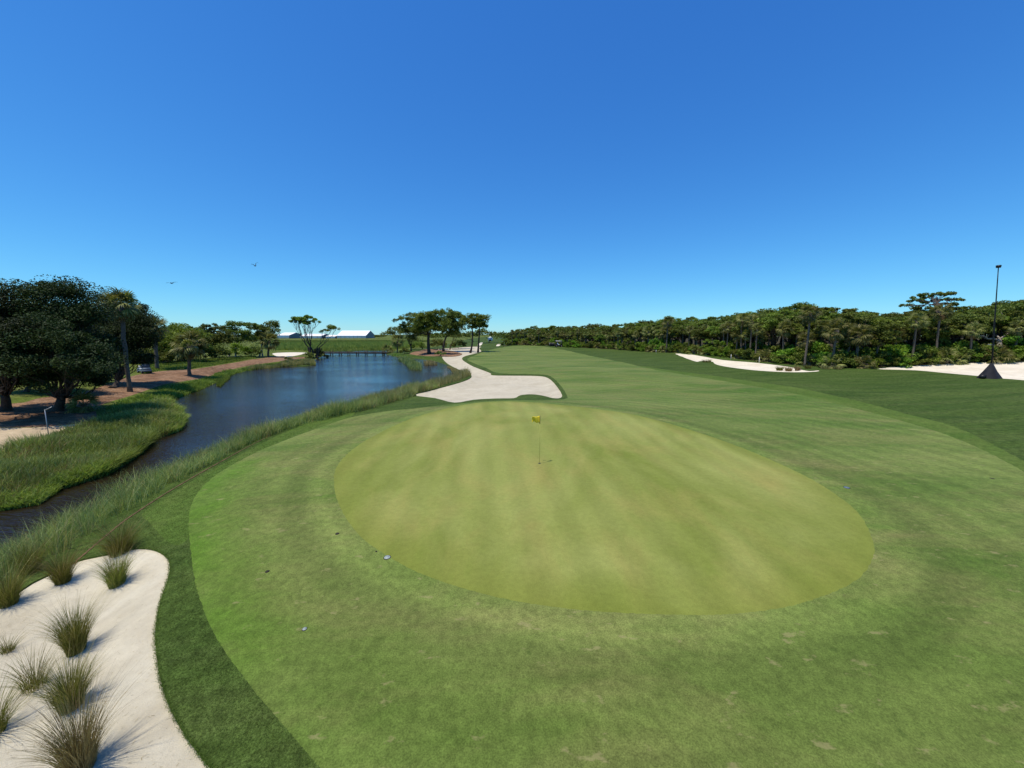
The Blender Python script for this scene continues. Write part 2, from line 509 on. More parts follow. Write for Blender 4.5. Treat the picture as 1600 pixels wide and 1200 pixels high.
def leaf_mat(name, cols, trans=0.3, rough=0.6, spec=0.12):
    m, t, b, o = new_mat(name)
    g = N(t, 'ShaderNodeNewGeometry')
    oi = N(t, 'ShaderNodeObjectInfo')
    c0 = ramp(t, g.outputs['Random Per Island'], [(i / (len(cols) - 1), cc) for i, cc in enumerate(cols)])
    pos = noise(t, N(t, 'ShaderNodeTexCoord').outputs['Object'], 0.55, 2, 0.5)
    c0 = mix(t, 1.0, c0, ramp(t, pos, [(0.3, (0.72, 0.76, 0.7)), (0.7, (1.3, 1.22, 1.1))]), 'MULTIPLY')
    hs = N(t, 'ShaderNodeHueSaturation')
    ma = N(t, 'ShaderNodeMapRange'); ma.inputs[3].default_value = 0.72; ma.inputs[4].default_value = 1.28
    t.links.new(oi.outputs['Random'], ma.inputs[0]); t.links.new(ma.outputs[0], hs.inputs['Value'])
    mh = N(t, 'ShaderNodeMapRange'); mh.inputs[3].default_value = 0.475; mh.inputs[4].default_value = 0.52
    t.links.new(oi.outputs['Random'], mh.inputs[0]); t.links.new(mh.outputs[0], hs.inputs['Hue'])
    t.links.new(c0, hs.inputs['Color'])
    c0 = hs.outputs[0]
    t.links.new(c0, b.inputs['Base Color'])
    b.inputs['Roughness'].default_value = rough; b.inputs['Specular IOR Level'].default_value = spec
    tr = N(t, 'ShaderNodeBsdfTranslucent')
    tc = mix(t, 1.0, c0, (1.3, 1.35, 0.7), 'MULTIPLY')
    t.links.new(tc, tr.inputs[0])
    ms = N(t, 'ShaderNodeMixShader'); ms.inputs[0].default_value = trans
    t.links.new(b.outputs[0], ms.inputs[1]); t.links.new(tr.outputs[0], ms.inputs[2])
    t.links.new(ms.outputs[0], o.inputs[0])
    return m


M['cedar'] = leaf_mat('cedar_leaf', [(0.013, 0.021, 0.009), (0.025, 0.043, 0.014), (0.045, 0.070, 0.021)], 0.12)
M['oak'] = leaf_mat('oak_leaf', [(0.053, 0.077, 0.018), (0.103, 0.140, 0.030), (0.169, 0.203, 0.048)], 0.25)
M['oak2'] = leaf_mat('oak_leaf_bright', [(0.072, 0.110, 0.019), (0.130, 0.187, 0.032), (0.192, 0.252, 0.053)], 0.3)
M['shrub'] = leaf_mat('shrub_leaf', [(0.063, 0.127, 0.015), (0.127, 0.228, 0.028), (0.215, 0.329, 0.051)], 0.35)
M['palm'] = leaf_mat('palm_leaf', [(0.078, 0.096, 0.026), (0.150, 0.168, 0.050), (0.252, 0.246, 0.096)], 0.25, 0.5, 0.15)
M['deadpalm'] = leaf_mat('dead_palm_leaf', [(0.10, 0.075, 0.04), (0.18, 0.14, 0.08), (0.27, 0.22, 0.13)], 0.2)
M['reed'] = leaf_mat('bank_reed', [(0.098, 0.138, 0.040), (0.196, 0.241, 0.081), (0.345, 0.356, 0.161)], 0.3)
M['reedpale'] = leaf_mat('pale_reed', [(0.16, 0.19, 0.06), (0.31, 0.30, 0.13), (0.45, 0.40, 0.21)], 0.3)
M['marshgrass'] = leaf_mat('marsh_grass', [(0.075, 0.125, 0.022), (0.156, 0.225, 0.043), (0.275, 0.344, 0.094)], 0.35)
M['farmarsh'] = leaf_mat('far_marsh_grass', [(0.13, 0.16, 0.035), (0.20, 0.24, 0.055), (0.29, 0.31, 0.09)], 0.3)
M['bright'] = leaf_mat('broad_reed', [(0.10, 0.17, 0.03), (0.18, 0.27, 0.055), (0.29, 0.37, 0.11)], 0.35)
M['tuft'] = leaf_mat('tuft_grass', [(0.089, 0.123, 0.022), (0.186, 0.213, 0.044), (0.317, 0.296, 0.103)], 0.3)
M['tuftdry'] = leaf_mat('dry_tuft_stalk', [(0.16, 0.12, 0.055), (0.28, 0.215, 0.105), (0.40, 0.32, 0.17)], 0.2)
M['roughblade'] = leaf_mat('rough_blade', [(0.050, 0.095, 0.014), (0.085, 0.140, 0.024), (0.14, 0.19, 0.045)], 0.3)


def plain(name, col, rough=0.6, var=0.12, sc=8, metal=0.0, spec=0.3, bm=0.0):
    m, t, b, o = new_mat(name)
    co = obj_co(t)
    n = noise(t, co, sc, 4, 0.6)
    cc = mix(t, 1.0, col, ramp(t, n, [(0.25, 1 - var), (0.75, 1 + var)]), 'MULTIPLY')
    t.links.new(cc, b.inputs['Base Color'])
    b.inputs['Roughness'].default_value = rough; b.inputs['Metallic'].default_value = metal; b.inputs['Specular IOR Level'].default_value = spec
    if bm:
        bump(t, b, n, 0.6, bm)
    return m


M['bark'] = plain('dark_bark', (0.055, 0.043, 0.033), 0.9, 0.45, 5, bm=0.05)
M['barkpale'] = plain('pale_bark', (0.30, 0.27, 0.23), 0.9, 0.35, 3, bm=0.03)
M['palmbark'] = plain('palm_trunk', (0.12, 0.098, 0.076), 0.9, 0.4, 6, bm=0.04)
M['white'] = plain('white_vinyl', (0.80, 0.80, 0.80), 0.5, 0.04, 0.5)
M['navy'] = plain('navy_canvas', (0.006, 0.007, 0.012), 0.8, 0.25, 2, bm=0.02)
M['bluegrey'] = plain('blue_grey_panel', (0.10, 0.14, 0.18), 0.5, 0.15, 1)
M['black'] = plain('black_plastic', (0.012, 0.012, 0.014), 0.5, 0.2)
M['grey'] = plain('grey_metal', (0.33, 0.34, 0.34), 0.45, 0.15, 10, 0.6)
M['wood'] = plain('weathered_wood', (0.05, 0.038, 0.030), 0.85, 0.35, 4, bm=0.01)
M['yellow'] = plain('yellow_flag_cloth', (0.72, 0.56, 0.03), 0.7, 0.12, 6)
M['yellowpole'] = plain('yellow_pole', (0.42, 0.40, 0.10), 0.4, 0.1)
M['cap'] = plain('sprinkler_cap', (0.27, 0.31, 0.28), 0.5, 0.2, 20)
M['soil'] = plain('dark_soil', (0.03, 0.025, 0.018), 0.95, 0.3, 20)
M['redline'] = plain('faded_red_paint', (0.12, 0.068, 0.036), 0.9, 0.5, 3)
M['skin'] = plain('rubber', (0.015, 0.015, 0.015), 0.8, 0.2)
M['feather'] = plain('dark_feather', (0.03, 0.027, 0.026), 0.8, 0.3)
M['rock'] = plain('pale_rock', (0.5, 0.46, 0.4), 0.9, 0.2, 2)

# ------------------------------------------------------------------ object helpers


def mesh(name, v, quads=None, tris=None, smooth=False):
    me = bpy.data.meshes.new(name)
    v = np.asarray(v, np.float32)
    fl, sizes = [], []
    if quads is not None and len(quads):
        q = np.asarray(quads, np.int32); fl.append(q.ravel()); sizes.append(np.full(len(q), 4, np.int32))
    if tris is not None and len(tris):
        q = np.asarray(tris, np.int32); fl.append(q.ravel()); sizes.append(np.full(len(q), 3, np.int32))
    fl = np.concatenate(fl); sizes = np.concatenate(sizes)
    me.vertices.add(len(v)); me.vertices.foreach_set('co', v.ravel())
    me.loops.add(len(fl)); me.loops.foreach_set('vertex_index', fl)
    me.polygons.add(len(sizes))
    st = np.zeros(len(sizes), np.int32); st[1:] = np.cumsum(sizes)[:-1]
    me.polygons.foreach_set('loop_start', st)
    try:
        me.polygons.foreach_set('loop_total', sizes)
    except Exception:
        pass
    if smooth:
        me.polygons.foreach_set('use_smooth', np.ones(len(sizes), bool))
    me.update(calc_edges=True)
    me.validate()
    return me


def link(name, me, m=None, parent=None, loc=None):
    o = bpy.data.objects.new(name, me); COL.objects.link(o)
    if m is not None and me is not None and not me.materials:
        me.materials.append(m)
    if parent is not None:
        o.parent = parent
    if loc is not None:
        o.location = loc
    return o


def tag(o, label, cat, group=None, kind=None):
    o['label'] = label; o['category'] = cat
    if group: o['group'] = group
    if kind: o['kind'] = kind
    return o


def empty(name, loc, rz=0):
    o = bpy.data.objects.new(name, None); COL.objects.link(o)
    o.empty_display_size = 0.2
    o.location = loc; o.rotation_euler = (0, 0, rz)
    return o


def copy_tree(o):
    cc = o.copy(); COL.objects.link(cc)
    for ch in list(o.children):
        d = ch.copy(); COL.objects.link(d); d.parent = cc
        for g in list(ch.children):
            e = g.copy(); COL.objects.link(e); e.parent = d
    return cc


class MB:
    def __init__(s):
        s.v = []; s.q = []; s.t = []; s.n = 0

    def add(s, v, q=None, t=None):
        v = np.asarray(v, float)
        s.v.append(v)
        if q is not None and len(q): s.q.append(np.asarray(q, int) + s.n)
        if t is not None and len(t): s.t.append(np.asarray(t, int) + s.n)
        s.n += len(v)
        return s

    def tube(s, pts, rad, k=7, cap=True):
        pts = np.asarray(pts, float); n = len(pts)
        rad = np.broadcast_to(np.asarray(rad, float), (n,))
        tan = np.gradient(pts, axis=0); tan /= np.linalg.norm(tan, axis=1)[:, None] + 1e-9
        ref = np.array([0.31, 0.95, 0.07]) if abs(tan[0] @ np.array([0.31, 0.95, 0.07])) < 0.9 else np.array([1.0, 0, 0])
        a = np.cross(tan, ref); a /= np.linalg.norm(a, axis=1)[:, None] + 1e-9
        b = np.cross(tan, a)
        th = np.arange(k) / k * 2 * math.pi
        ring = pts[:, None] + rad[:, None, None] * (np.cos(th)[None, :, None] * a[:, None] + np.sin(th)[None, :, None] * b[:, None])
        v = ring.reshape(-1, 3)
        i = np.arange(n - 1)[:, None] * k; j = np.arange(k)[None]
        q = np.stack([i + j, i + (j + 1) % k, i + k + (j + 1) % k, i + k + j], -1).reshape(-1, 4)
        t = []
        if cap:
            v = np.concatenate([v, pts[:1], pts[-1:]])
            t = [(n * k, (x + 1) % k, x) for x in range(k)] + [(n * k + 1, (n - 1) * k + x, (n - 1) * k + (x + 1) % k) for x in range(k)]
        return s.add(v, q, t)

    def box(s, c0, size, rz=0, taper=1.0):
        sx, sy, sz = np.array(size) / 2
        v = np.array([(-sx, -sy, -sz), (sx, -sy, -sz), (sx, sy, -sz), (-sx, sy, -sz), (-sx * taper, -sy * taper, sz), (sx * taper, -sy * taper, sz), (sx * taper, sy * taper, sz), (-sx * taper, sy * taper, sz)])
        cr, sr = math.cos(rz), math.sin(rz)
        v = v @ np.array([[cr, sr, 0], [-sr, cr, 0], [0, 0, 1]]) + np.array(c0)
        return s.add(v, [(0, 3, 2, 1), (4, 5, 6, 7), (0, 1, 5, 4), (1, 2, 6, 5), (2, 3, 7, 6), (3, 0, 4, 7)])

    def lathe(s, prof, k=16, c0=(0, 0, 0), cap=True):
        """profile of (radius, z) turned about the z axis"""
        prof = np.array(prof, float); n = len(prof)
        th = np.arange(k) / k * 2 * math.pi
        v = np.stack([prof[:, 0][:, None] * np.cos(th), prof[:, 0][:, None] * np.sin(th), np.repeat(prof[:, 1][:, None], k, 1)], -1).reshape(-1, 3) + np.array(c0)
        i = np.arange(n - 1)[:, None] * k; j = np.arange(k)[None]
        q = np.stack([i + j, i + (j + 1) % k, i + k + (j + 1) % k, i + k + j], -1).reshape(-1, 4)
        return s.add(v, q)

    def build(s, name, m, parent=None, smooth=False, loc=None):
        me = mesh(name, np.concatenate(s.v), np.concatenate(s.q) if s.q else None, np.concatenate(s.t) if s.t else None, smooth)
        return link(name, me, m, parent, loc)


def blades(P, h, wd, ang, lean, segs=2, droop=0.35, rng=RNG):
    """tapered curved grass blades: base points, heights, widths, lean azimuth and amount"""
    n = len(P)
    h = np.broadcast_to(h, (n,)); wd = np.broadcast_to(wd, (n,)); lean = np.broadcast_to(lean, (n,))
    ld = np.stack([np.cos(ang), np.sin(ang), np.zeros(n)], -1)
    fa = rng.uniform(0, math.pi, n)
    side = np.stack([np.cos(fa), np.sin(fa), np.zeros(n)], -1)
    vs = []
    for k in range(segs):
        t = k / segs
        ctr = P + ld * (h * lean * t ** 1.8)[:, None] + np.array([0, 0, 1.0]) * (h * (t - droop * lean * t * t))[:, None]
        ww = (wd * (1 - 0.55 * t) * 0.5)[:, None]
        vs += [ctr - side * ww, ctr + side * ww]
    vs.append(P + ld * (h * lean)[:, None] + np.array([0, 0, 1.0]) * (h * (1 - droop * lean))[:, None])
    k = 2 * segs + 1
    v = np.stack(vs, 1).reshape(-1, 3)
    base = np.arange(n)[:, None] * k
    q = np.concatenate([base + np.array([2 * s, 2 * s + 1, 2 * s + 3, 2 * s + 2]) for s in range(segs - 1)]) if segs > 1 else None
    t = base + np.array([2 * segs - 2, 2 * segs - 1, 2 * segs])
    return v, q, t


def leaves(C0, size, rng=RNG, flat=0.4, aspect=0.6):
    """little rhombic leaf faces round the given points"""
    n = len(C0)
    nrm = rng.normal(size=(n, 3)); nrm[:, 2] = abs(nrm[:, 2]) + flat
    nrm /= np.linalg.norm(nrm, axis=1)[:, None]
    a = np.cross(nrm, rng.normal(size=(n, 3))); a /= np.linalg.norm(a, axis=1)[:, None] + 1e-9
    b = np.cross(nrm, a)
    s = (np.broadcast_to(size, (n,)) * rng.uniform(0.6, 1.3, n))[:, None]
    v = np.stack([C0 - a * s, C0 + b * s * aspect - nrm * s * 0.15, C0 + a * s, C0 - b * s * aspect - nrm * s * 0.15], 1).reshape(-1, 3)
    q = np.arange(n)[:, None] * 4 + np.arange(4)[None]
    return v, q


def sample_poly(poly, n, rng=RNG):
    lo = poly.min(0); hi = poly.max(0); out = []
    got = 0
    while got < n:
        p = rng.uniform(lo, hi, (n * 3, 2))
        p = p[inside(poly, p[:, 0], p[:, 1])]
        out.append(p); got += len(p)
        if len(p) == 0: break
    return np.concatenate(out)[:n]


# ------------------------------------------------------------------ ground sheet, cut into its kinds of surface
def densify(poly, k=0.022, closed=True):
    out = []
    n = len(poly)
    for i in range(n if closed else n - 1):
        a = poly[i]; b = poly[(i + 1) % n]
        r = max(np.hypot(*((a + b) / 2)), 4)
        m = min(120, max(1, int(np.hypot(*(b - a)) / (r * k))))
        for j in range(m):
            out.append(a + (b - a) * j / m)
    return np.array(out)


def build_ground():
    pts = []
    for r in np.concatenate([np.geomspace(1.5, 320, 235), np.geomspace(345, 4500, 26)]):
        off = RNG.uniform(0, 0.01)
        th = np.concatenate([np.radians(np.linspace(-72, 72, 256)) + off, np.radians(np.arange(80, 281, 8))])
        rr = r * (1 + RNG.uniform(-0.004, 0.004, len(th)))
        pts.append(np.stack([rr * np.sin(th), rr * np.cos(th)], -1))
    pts = np.concatenate(pts)
    def ragged(p):
        q = densify(p, 0.007); r_ = np.hypot(q[:, 0], q[:, 1])
        return q + RNG.normal(size=q.shape) * (0.0006 * np.minimum(r_, 30))[:, None]
    polys = [ragged(GREEN), ragged(FAIRWAY), ragged(FIRSTCUT)] + [densify(p) for p in [WATER, LEFTCUT, MULCH, MULCH2, LEFTLAND, FLOOR] + list(BUNKERS.values())]
    # thin out grid points that crowd the outlines
    keep = np.ones(len(pts), bool)
    r = np.hypot(pts[:, 0], pts[:, 1])
    for p in polys:
        lo = p.min(0) - 2; hi = p.max(0) + 2
        m = keep & (pts[:, 0] > lo[0]) & (pts[:, 0] < hi[0]) & (pts[:, 1] > lo[1]) & (pts[:, 1] < hi[1]) & (r < 300)
        idx = np.where(m)[0]
        if len(idx):
            q = p[::2] if len(p) > 500 else p
            keep[idx[dist_poly(q, pts[idx, 0], pts[idx, 1]) < 0.004 * r[idx]]] = False
    pts = pts[keep]
    allp = [pts]; edges = []; n = len(pts)
    for p in polys:
        m = len(p); allp.append(p)
        edges += [(n + i, n + (i + 1) % m) for i in range(m)]
        n += m
    allp = np.concatenate(allp)
    vo, eo, fo, _, _, _ = delaunay_2d_cdt([Vector((float(a), float(b))) for a, b in allp], edges, [], 0, 1e-5)
    V = np.array([(a.x, a.y) for a in vo]); T = np.array([f for f in fo if len(f) == 3])
    cen = V[T].mean(1); x, y = cen[:, 0], cen[:, 1]
    reg = np.full(len(T), 0)
    names = ['rough', 'marsh_meadow', 'woodland_floor', 'fairway', 'first_cut', 'putting_green', 'pine_straw_bed', 'stream_bed']
    reg[inside(LEFTLAND, x, y)] = 1
    reg[inside(FLOOR, x, y)] = 2
    reg[inside(polys[1], x, y)] = 3
    reg[inside(polys[2], x, y) & (reg != 3)] = 4
    reg[inside(LEFTCUT, x, y) & (reg != 3)] = 4
    reg[inside(polys[0], x, y)] = 5
    bk = list(BUNKERS)
    for i, k in enumerate(bk):
        reg[inside(BUNKERS[k], x, y)] = 10 + i
    reg[inside(MULCH, x, y) & (reg != 14)] = 6
    reg[inside(MULCH2, x, y)] = 6
    reg[inside(WATER, x, y)] = 7
    Z = z_full(V[:, 0], V[:, 1])
    e = 0.02 * np.maximum(np.hypot(V[:, 0], V[:, 1]), 3) * 0.5
    zx = (z_full(V[:, 0] + e, V[:, 1]) - z_full(V[:, 0] - e, V[:, 1])) / (2 * e)
    zy = (z_full(V[:, 0], V[:, 1] + e) - z_full(V[:, 0], V[:, 1] - e)) / (2 * e)
    NR = np.stack([-zx, -zy, np.ones(len(V))], -1); NR /= np.linalg.norm(NR, axis=1)[:, None]
    V3 = np.column_stack([V, Z])
    # orientation
    a, b, c_ = V[T[:, 0]], V[T[:, 1]], V[T[:, 2]]
    fl = ((b[:, 0] - a[:, 0]) * (c_[:, 1] - a[:, 1]) - (b[:, 1] - a[:, 1]) * (c_[:, 0] - a[:, 0])) < 0
    T[fl] = T[fl][:, ::-1]
    # edges between sand and turf get a little cut face
    ed = np.concatenate([T[:, [0, 1]], T[:, [1, 2]], T[:, [2, 0]]]); er = np.concatenate([reg] * 3)
    LIP = {10 + i: l for i, l in enumerate([0.05, 0.10, 0.08, 0.05, 0.03, 0.03, 0.03, 0.03])}
    key = np.sort(ed, 1); kk = key[:, 0].astype(np.int64) * len(V) + key[:, 1]
    order = np.argsort(kk, kind='stable')
    skirts = {}
    ks = kk[order]
    same = np.where(ks[1:] == ks[:-1])[0]
    for s in same:
        i, j = order[s], order[s + 1]
        for p, q in ((i, j), (j, i)):
            if er[p] < 10 <= er[q]:
                skirts.setdefault(er[p], []).append((ed[p][0], ed[p][1], LIP[er[q]] + 0.02))
    mats = {0: 'rough', 1: 'meadow', 2: 'floor', 3: 'fairway', 4: 'firstcut', 5: 'green', 6: 'mulch', 7: 'bed'}
    labels = {0: ('dark green mown rough around the fairway and banks', 'rough'),
              1: ('grassy marsh flat left of the stream reaching to the horizon', 'marsh'),
              2: ('dark leaf-littered floor under the wood on the right', 'woodland floor'),
              3: ('light green mown fairway and apron wrapping around the putting green', 'fairway'),
              4: ('narrow mid-green first cut between fairway and dark rough', 'first cut'),
              5: ('oval yellowish-green putting green with faint mowing stripes', 'putting green'),
              6: ('red-brown pine straw bed under the trees', 'pine straw'),
              7: ('dark mud bed under the stream', 'stream bed')}
    blab = {'near': ('sand bunker with tall grass tufts in the near left corner', 'sand_mid' if 0 else 'sand'),
            'mid': ('pale waste bunker running along the water behind the putting green', 'sand_mid'),
            'strip': ('long white sand strip at the foot of the wood', 'sand_bright'),
            'slope': ('white sand slope behind the dark mast pyramid', 'sand_bright'),
            'left': ('trodden sandy patch beside the dark trees on the left', 'sand_dull'),
            'farsand_a': ('tiny far white bunker left of the fairway crest', 'sand_bright'),
            'farsand_b': ('tiny far white bunker on the fairway crest below the hut', 'sand_bright'),
            'leftfar': ('small white sand patch beside the flat-topped tree across the water', 'sand_bright')}
    for rid in sorted(set(reg)):
        tt = T[reg == rid]
        us, inv = np.unique(tt, return_inverse=True)
        v = V3[us].copy(); nn = NR[us]
        tri = inv.reshape(-1, 3)
        quads = None
        if rid >= 10:
            v[:, 2] -= LIP[rid]
        nsk = 0
        if rid in skirts:
            lut = {g: i for i, g in enumerate(us)}
            ev, eq, en = [], [], []
            b0 = len(v)
            for (p, q, l) in skirts[rid]:
                P0, Q0 = V3[p], V3[q]
                ev += [P0, Q0, Q0 - (0, 0, l), P0 - (0, 0, l)]
                d = Q0 - P0; nrm = np.array([d[1], -d[0], 0.3 * np.hypot(d[0], d[1])]); nrm /= np.linalg.norm(nrm) + 1e-9
                en += [nrm] * 4
                eq.append((b0 + 1, b0, b0 + 3, b0 + 2)); b0 += 4
            v = np.concatenate([v, np.array(ev)]); nn = np.concatenate([nn, np.array(en)]); quads = eq
        nm = names[rid] if rid < 10 else 'sand_bunker'
        me = mesh(nm, v, quads, tri, True)
        me.normals_split_custom_set_from_vertices([tuple(k) for k in nn])
        if rid in (3, 5):
            at = me.attributes.new('from_green', 'FLOAT', 'POINT'); at.data.foreach_set('value', dist_poly(GREEN, v[:, 0], v[:, 1]).astype(np.float32))
            at = me.attributes.new('lush', 'FLOAT', 'POINT')
            at.data.foreach_set('value', (1 - sstep(dist_poly(LUSH, v[:, 0], v[:, 1], False) / 1.9)).astype(np.float32))
        if rid < 10:
            o = link(nm, me, M[mats[rid]]); tag(o, *labels[rid], kind='structure')
        else:
            lb, mt = blab[bk[rid - 10]]
            o = link(nm, me, M[mt]); tag(o, lb, 'bunker', kind='structure')
    return


build_ground()


def gz(x, y):
    x = np.atleast_1d(np.asarray(x, float)); y = np.atleast_1d(np.asarray(y, float))
    return z_full(x, y)


def G(px, py):
    return ground_pts(np.array([px], float), np.array([py], float))[0]


# water surface: level sheet reaching a little under the banks
_c = WATER.mean(0)
wpoly = []
for i in range(len(WATER)):
    a, b = WATER[i - 1], WATER[(i + 1) % len(WATER)]
    d = b - a; nrm = np.array([d[1], -d[0]]) / (np.hypot(*d) + 1e-9)
    wpoly.append(WATER[i] + nrm * 0.25)
vo, eo, fo, _, _, _ = delaunay_2d_cdt([Vector((float(a), float(b))) for a, b in wpoly], [(i, (i + 1) % len(wpoly)) for i in range(len(wpoly))], [], 1, 1e-5)
wo_ = link('water', mesh('water', [(p.x, p.y, ZW) for p in vo], None, [f if (vo[f[1]] - vo[f[0]]).cross(vo[f[2]] - vo[f[0]]) > 0 else f[::-1] for f in fo]), M['water'])
tag(wo_, 'rippled blue pond narrowing to a brown creek along the green', 'water', kind='structure')
#@@OBJECTS
# ------------------------------------------------------------------ vegetation builders


def proj(p):
    x, y, z = p; dz = z - H
    dep = y * cp - dz * sp
    return CX + F * x / dep, CY - F * (y * sp + dz * cp) / dep


def height_to(base, top_py):
    lo, hi = 0.0, 60.0
    for _ in range(40):
        m = (lo + hi) / 2
        if proj((base[0], base[1], base[2] + m))[1] > top_py: lo = m
        else: hi = m
    return lo


def bez(a, b, c_, n=7):
    t = np.linspace(0, 1, n)[:, None]
    return (1 - t) ** 2 * a + 2 * t * (1 - t) * b + t * t * c_


def crown_pts(ctr, rad, n, rng, k=None, tight=0.20, bottom=-0.35):
    ctr = np.asarray(ctr, float); rad = np.asarray(rad, float)
    k = k or int(max(7, 5 + 2.2 * rad.prod() ** (2 / 3)))
    k = min(k, 60)
    d = rng.normal(size=(k, 3)); d /= np.linalg.norm(d, axis=1)[:, None]
    d[:, 2] = np.where(d[:, 2] < bottom, -d[:, 2], d[:, 2])
    cl = ctr + d * rad * rng.uniform(0.45, 1.0, (k, 1))
    cr = rng.uniform(0.6, 1.35, k)
    w_ = rng.integers(0, k, n)
    g = rng.normal(size=(n, 3)); g *= np.minimum(1.0, 1.75 / (np.linalg.norm(g, axis=1) + 1e-6))[:, None]; g[:, 2] *= 0.62
    s = np.maximum(tight * rad.min() * 1.5, 0.22)
    return cl[w_] + g * (cr[w_] * s)[:, None]


def tree_meshes(pads, trunk_r, dens, leaf, rng, fork=0.3, stems=1, twig=4, bend=0.25, tight=0.2, spread=0.0, k=None, fill=0):
    """pads: list of (centre, radii) in metres from the base -> wood builder, leaf builder"""
    wd, lf = MB(), MB()
    pads0 = list(pads)
    for _ in range(fill):          # smaller clumps closing up the crown
        i, j = rng.integers(0, len(pads0), 2); f = rng.uniform(0.3, 0.7)
        ct = np.array(pads0[i][0]) * f + np.array(pads0[j][0]) * (1 - f); rd = (np.array(pads0[i][1]) * f + np.array(pads0[j][1]) * (1 - f)) * rng.uniform(0.5, 0.85)
        pads = list(pads) + [(ct + rng.normal(size=3) * rd * 0.4, rd)]
    pc = np.array([p[0] for p in pads], float)
    zmin = max(0.6, min(p[0][2] - p[1][2] for p in pads))
    groups = np.array_split(np.argsort(pc[:, 0]), stems)
    for gi, g in enumerate(groups):
        if len(g) == 0: continue
        off = np.array([rng.normal() * spread, rng.normal() * spread, -0.15]) if stems > 1 else np.array([0, 0, -0.15])
        mid = pc[g].mean(0)
        fk = np.array([off[0] + (mid[0] - off[0]) * fork * 0.8, off[1] + (mid[1] - off[1]) * fork * 0.8, max(0.5, zmin * fork * 2.2)])
        r0 = trunk_r / math.sqrt(stems)
        tr = bez(off, (off + fk) / 2 + rng.normal(size=3) * 0.12 * fk[2] * np.array([1, 1, 0]), fk, 7)
        rr = np.linspace(r0 * 1.0, r0 * 0.72, 7); rr[0] *= 1.5; rr[1] *= 1.12
        wd.tube(tr, rr, 8)
        for i in g:
            ct, rd = np.array(pads[i][0], float), np.array(pads[i][1], float)
            end = ct - np.array([0, 0, rd[2] * 0.3])
            ctrl = fk + (end - fk) * np.array([0.75 - bend, 0.75 - bend, 0.45]) + rng.normal(size=3) * 0.09 * np.linalg.norm(end - fk)
            ctrl[2] = max(ctrl[2], fk[2] * 0.9)
            b = bez(fk, ctrl, end, 9)
            b[1:-1] += rng.normal(size=(7, 3)) * 0.02 * np.linalg.norm(end - fk)
            rb = r0 * 0.62 / max(1, len(g)) ** 0.33
            wd.tube(b, np.linspace(rb, rb * 0.3, 9), 6)
            for _ in range(twig):
                s = rng.integers(4, 8)
                d = rng.normal(size=3); d /= np.linalg.norm(d); d[2] = abs(d[2])
                e = ct + d * rd * 0.75
                wd.tube(bez(b[s], (b[s] + e) / 2 + rng.normal(size=3) * 0.1 * rd, e, 4), np.linspace(rb * 0.4, rb * 0.1, 4), 4, False)
    for ct, rd in pads:
        rd = np.array(rd, float)
        n = int(dens * (rd[0] * rd[1] + rd[0] * rd[2] + rd[1] * rd[2]) / (leaf * leaf) * 2.4)
        n = max(120, min(n, 16000))
        P = crown_pts(ct, rd, n, rng, tight=tight, k=k)
        lf.add(*leaves(P, leaf, rng, 0.35))
    return wd, lf


def photo_tree(name, label, cat, base, pads, trunk_r, dens=1.0, leaf=0.16, lm='oak', bm='bark', seed=1, deep=1.0, group=None, grow=1.0, **kw):
    rng = np.random.default_rng(seed)
    b = G(*base)
    sc = b[1] / (cp * F) * 1.0
    loc = []
    for p in pads:
        x, y, ww, hh = p[0], p[1], p[2] * grow, p[3] * grow; dd = p[4] if len(p) > 4 else 0.0
        c0 = Pd(np.array(x), np.array(y), b[1] + dd)
        k = (b[1] + dd) / F
        loc.append((c0 - b, (ww / 2 * k, min(ww, 90) / 2 * k * deep, hh / 2 * k)))
    wd, lf = tree_meshes(loc, trunk_r, dens, leaf, rng, **kw)
    e = empty(name, b)
    wd.build('trunk', M[bm], e, True)
    lf.build('crown', M[lm], e)
    tag(e, label, cat, group)
    return e


def frond_mesh(name, rng, nb=15, L=0.85, R=0.95, dead=False):
    mb = MB()
    pt = np.array([(0, 0, 0), (L * 0.5, 0, 0.02), (L, 0, -0.03)])
    mb.tube(pt, [0.022, 0.017, 0.012], 4, False)
    for a in np.linspace(-1.9, 1.9, nb):
        a2 = a + rng.normal() * 0.05
        st = np.array([L + 0.05 * math.cos(a2), 0, -0.03])
        ln = R * (0.66 + 0.34 * math.cos(a2 * 0.62)) * rng.uniform(0.88, 1.08)
        dr = np.array([math.cos(a2 * 0.8), math.sin(a2 * 0.8), 0.0])
        sd_ = np.array([-dr[1], dr[0], 0.0])
        wv = 0.055 * R
        fold = np.array([0, 0, -0.42 * abs(math.sin(a2 * 0.8))])
        m1 = st + dr * ln * 0.5 + np.array([0, 0, 0.05]) + fold * ln * 0.5
        tp = st + dr * ln * (0.9 if not dead else 0.7) + np.array([0, 0, -0.32 * ln if not dead else -0.6 * ln]) + fold * ln
        m2 = st + dr * ln * 0.75 + np.array([0, 0, -0.07 * ln]) + fold * ln * 0.75
        v = [st - sd_ * wv * 0.3, st + sd_ * wv * 0.3, m1 + sd_ * wv, m1 - sd_ * wv, m2 + sd_ * wv * 0.6, m2 - sd_ * wv * 0.6, tp]
        mb.add(v, [(0, 1, 2, 3), (3, 2, 4, 5)], [(5, 4, 6)])
    return mb


def frond_rots(n, ndead, rng):
    out = []
    for i in range(n):
        f = (i + 0.5) / n
        e = math.radians(84 - 138 * f + rng.normal() * 10)
        out.append((i * 2.399963 + rng.normal() * 0.15, e, rng.uniform(0.85, 1.1), False))
    for i in range(ndead):
        out.append((rng.uniform(0, 6.283), math.radians(rng.uniform(-85, -50)), rng.uniform(0.7, 0.95), True))
    return out


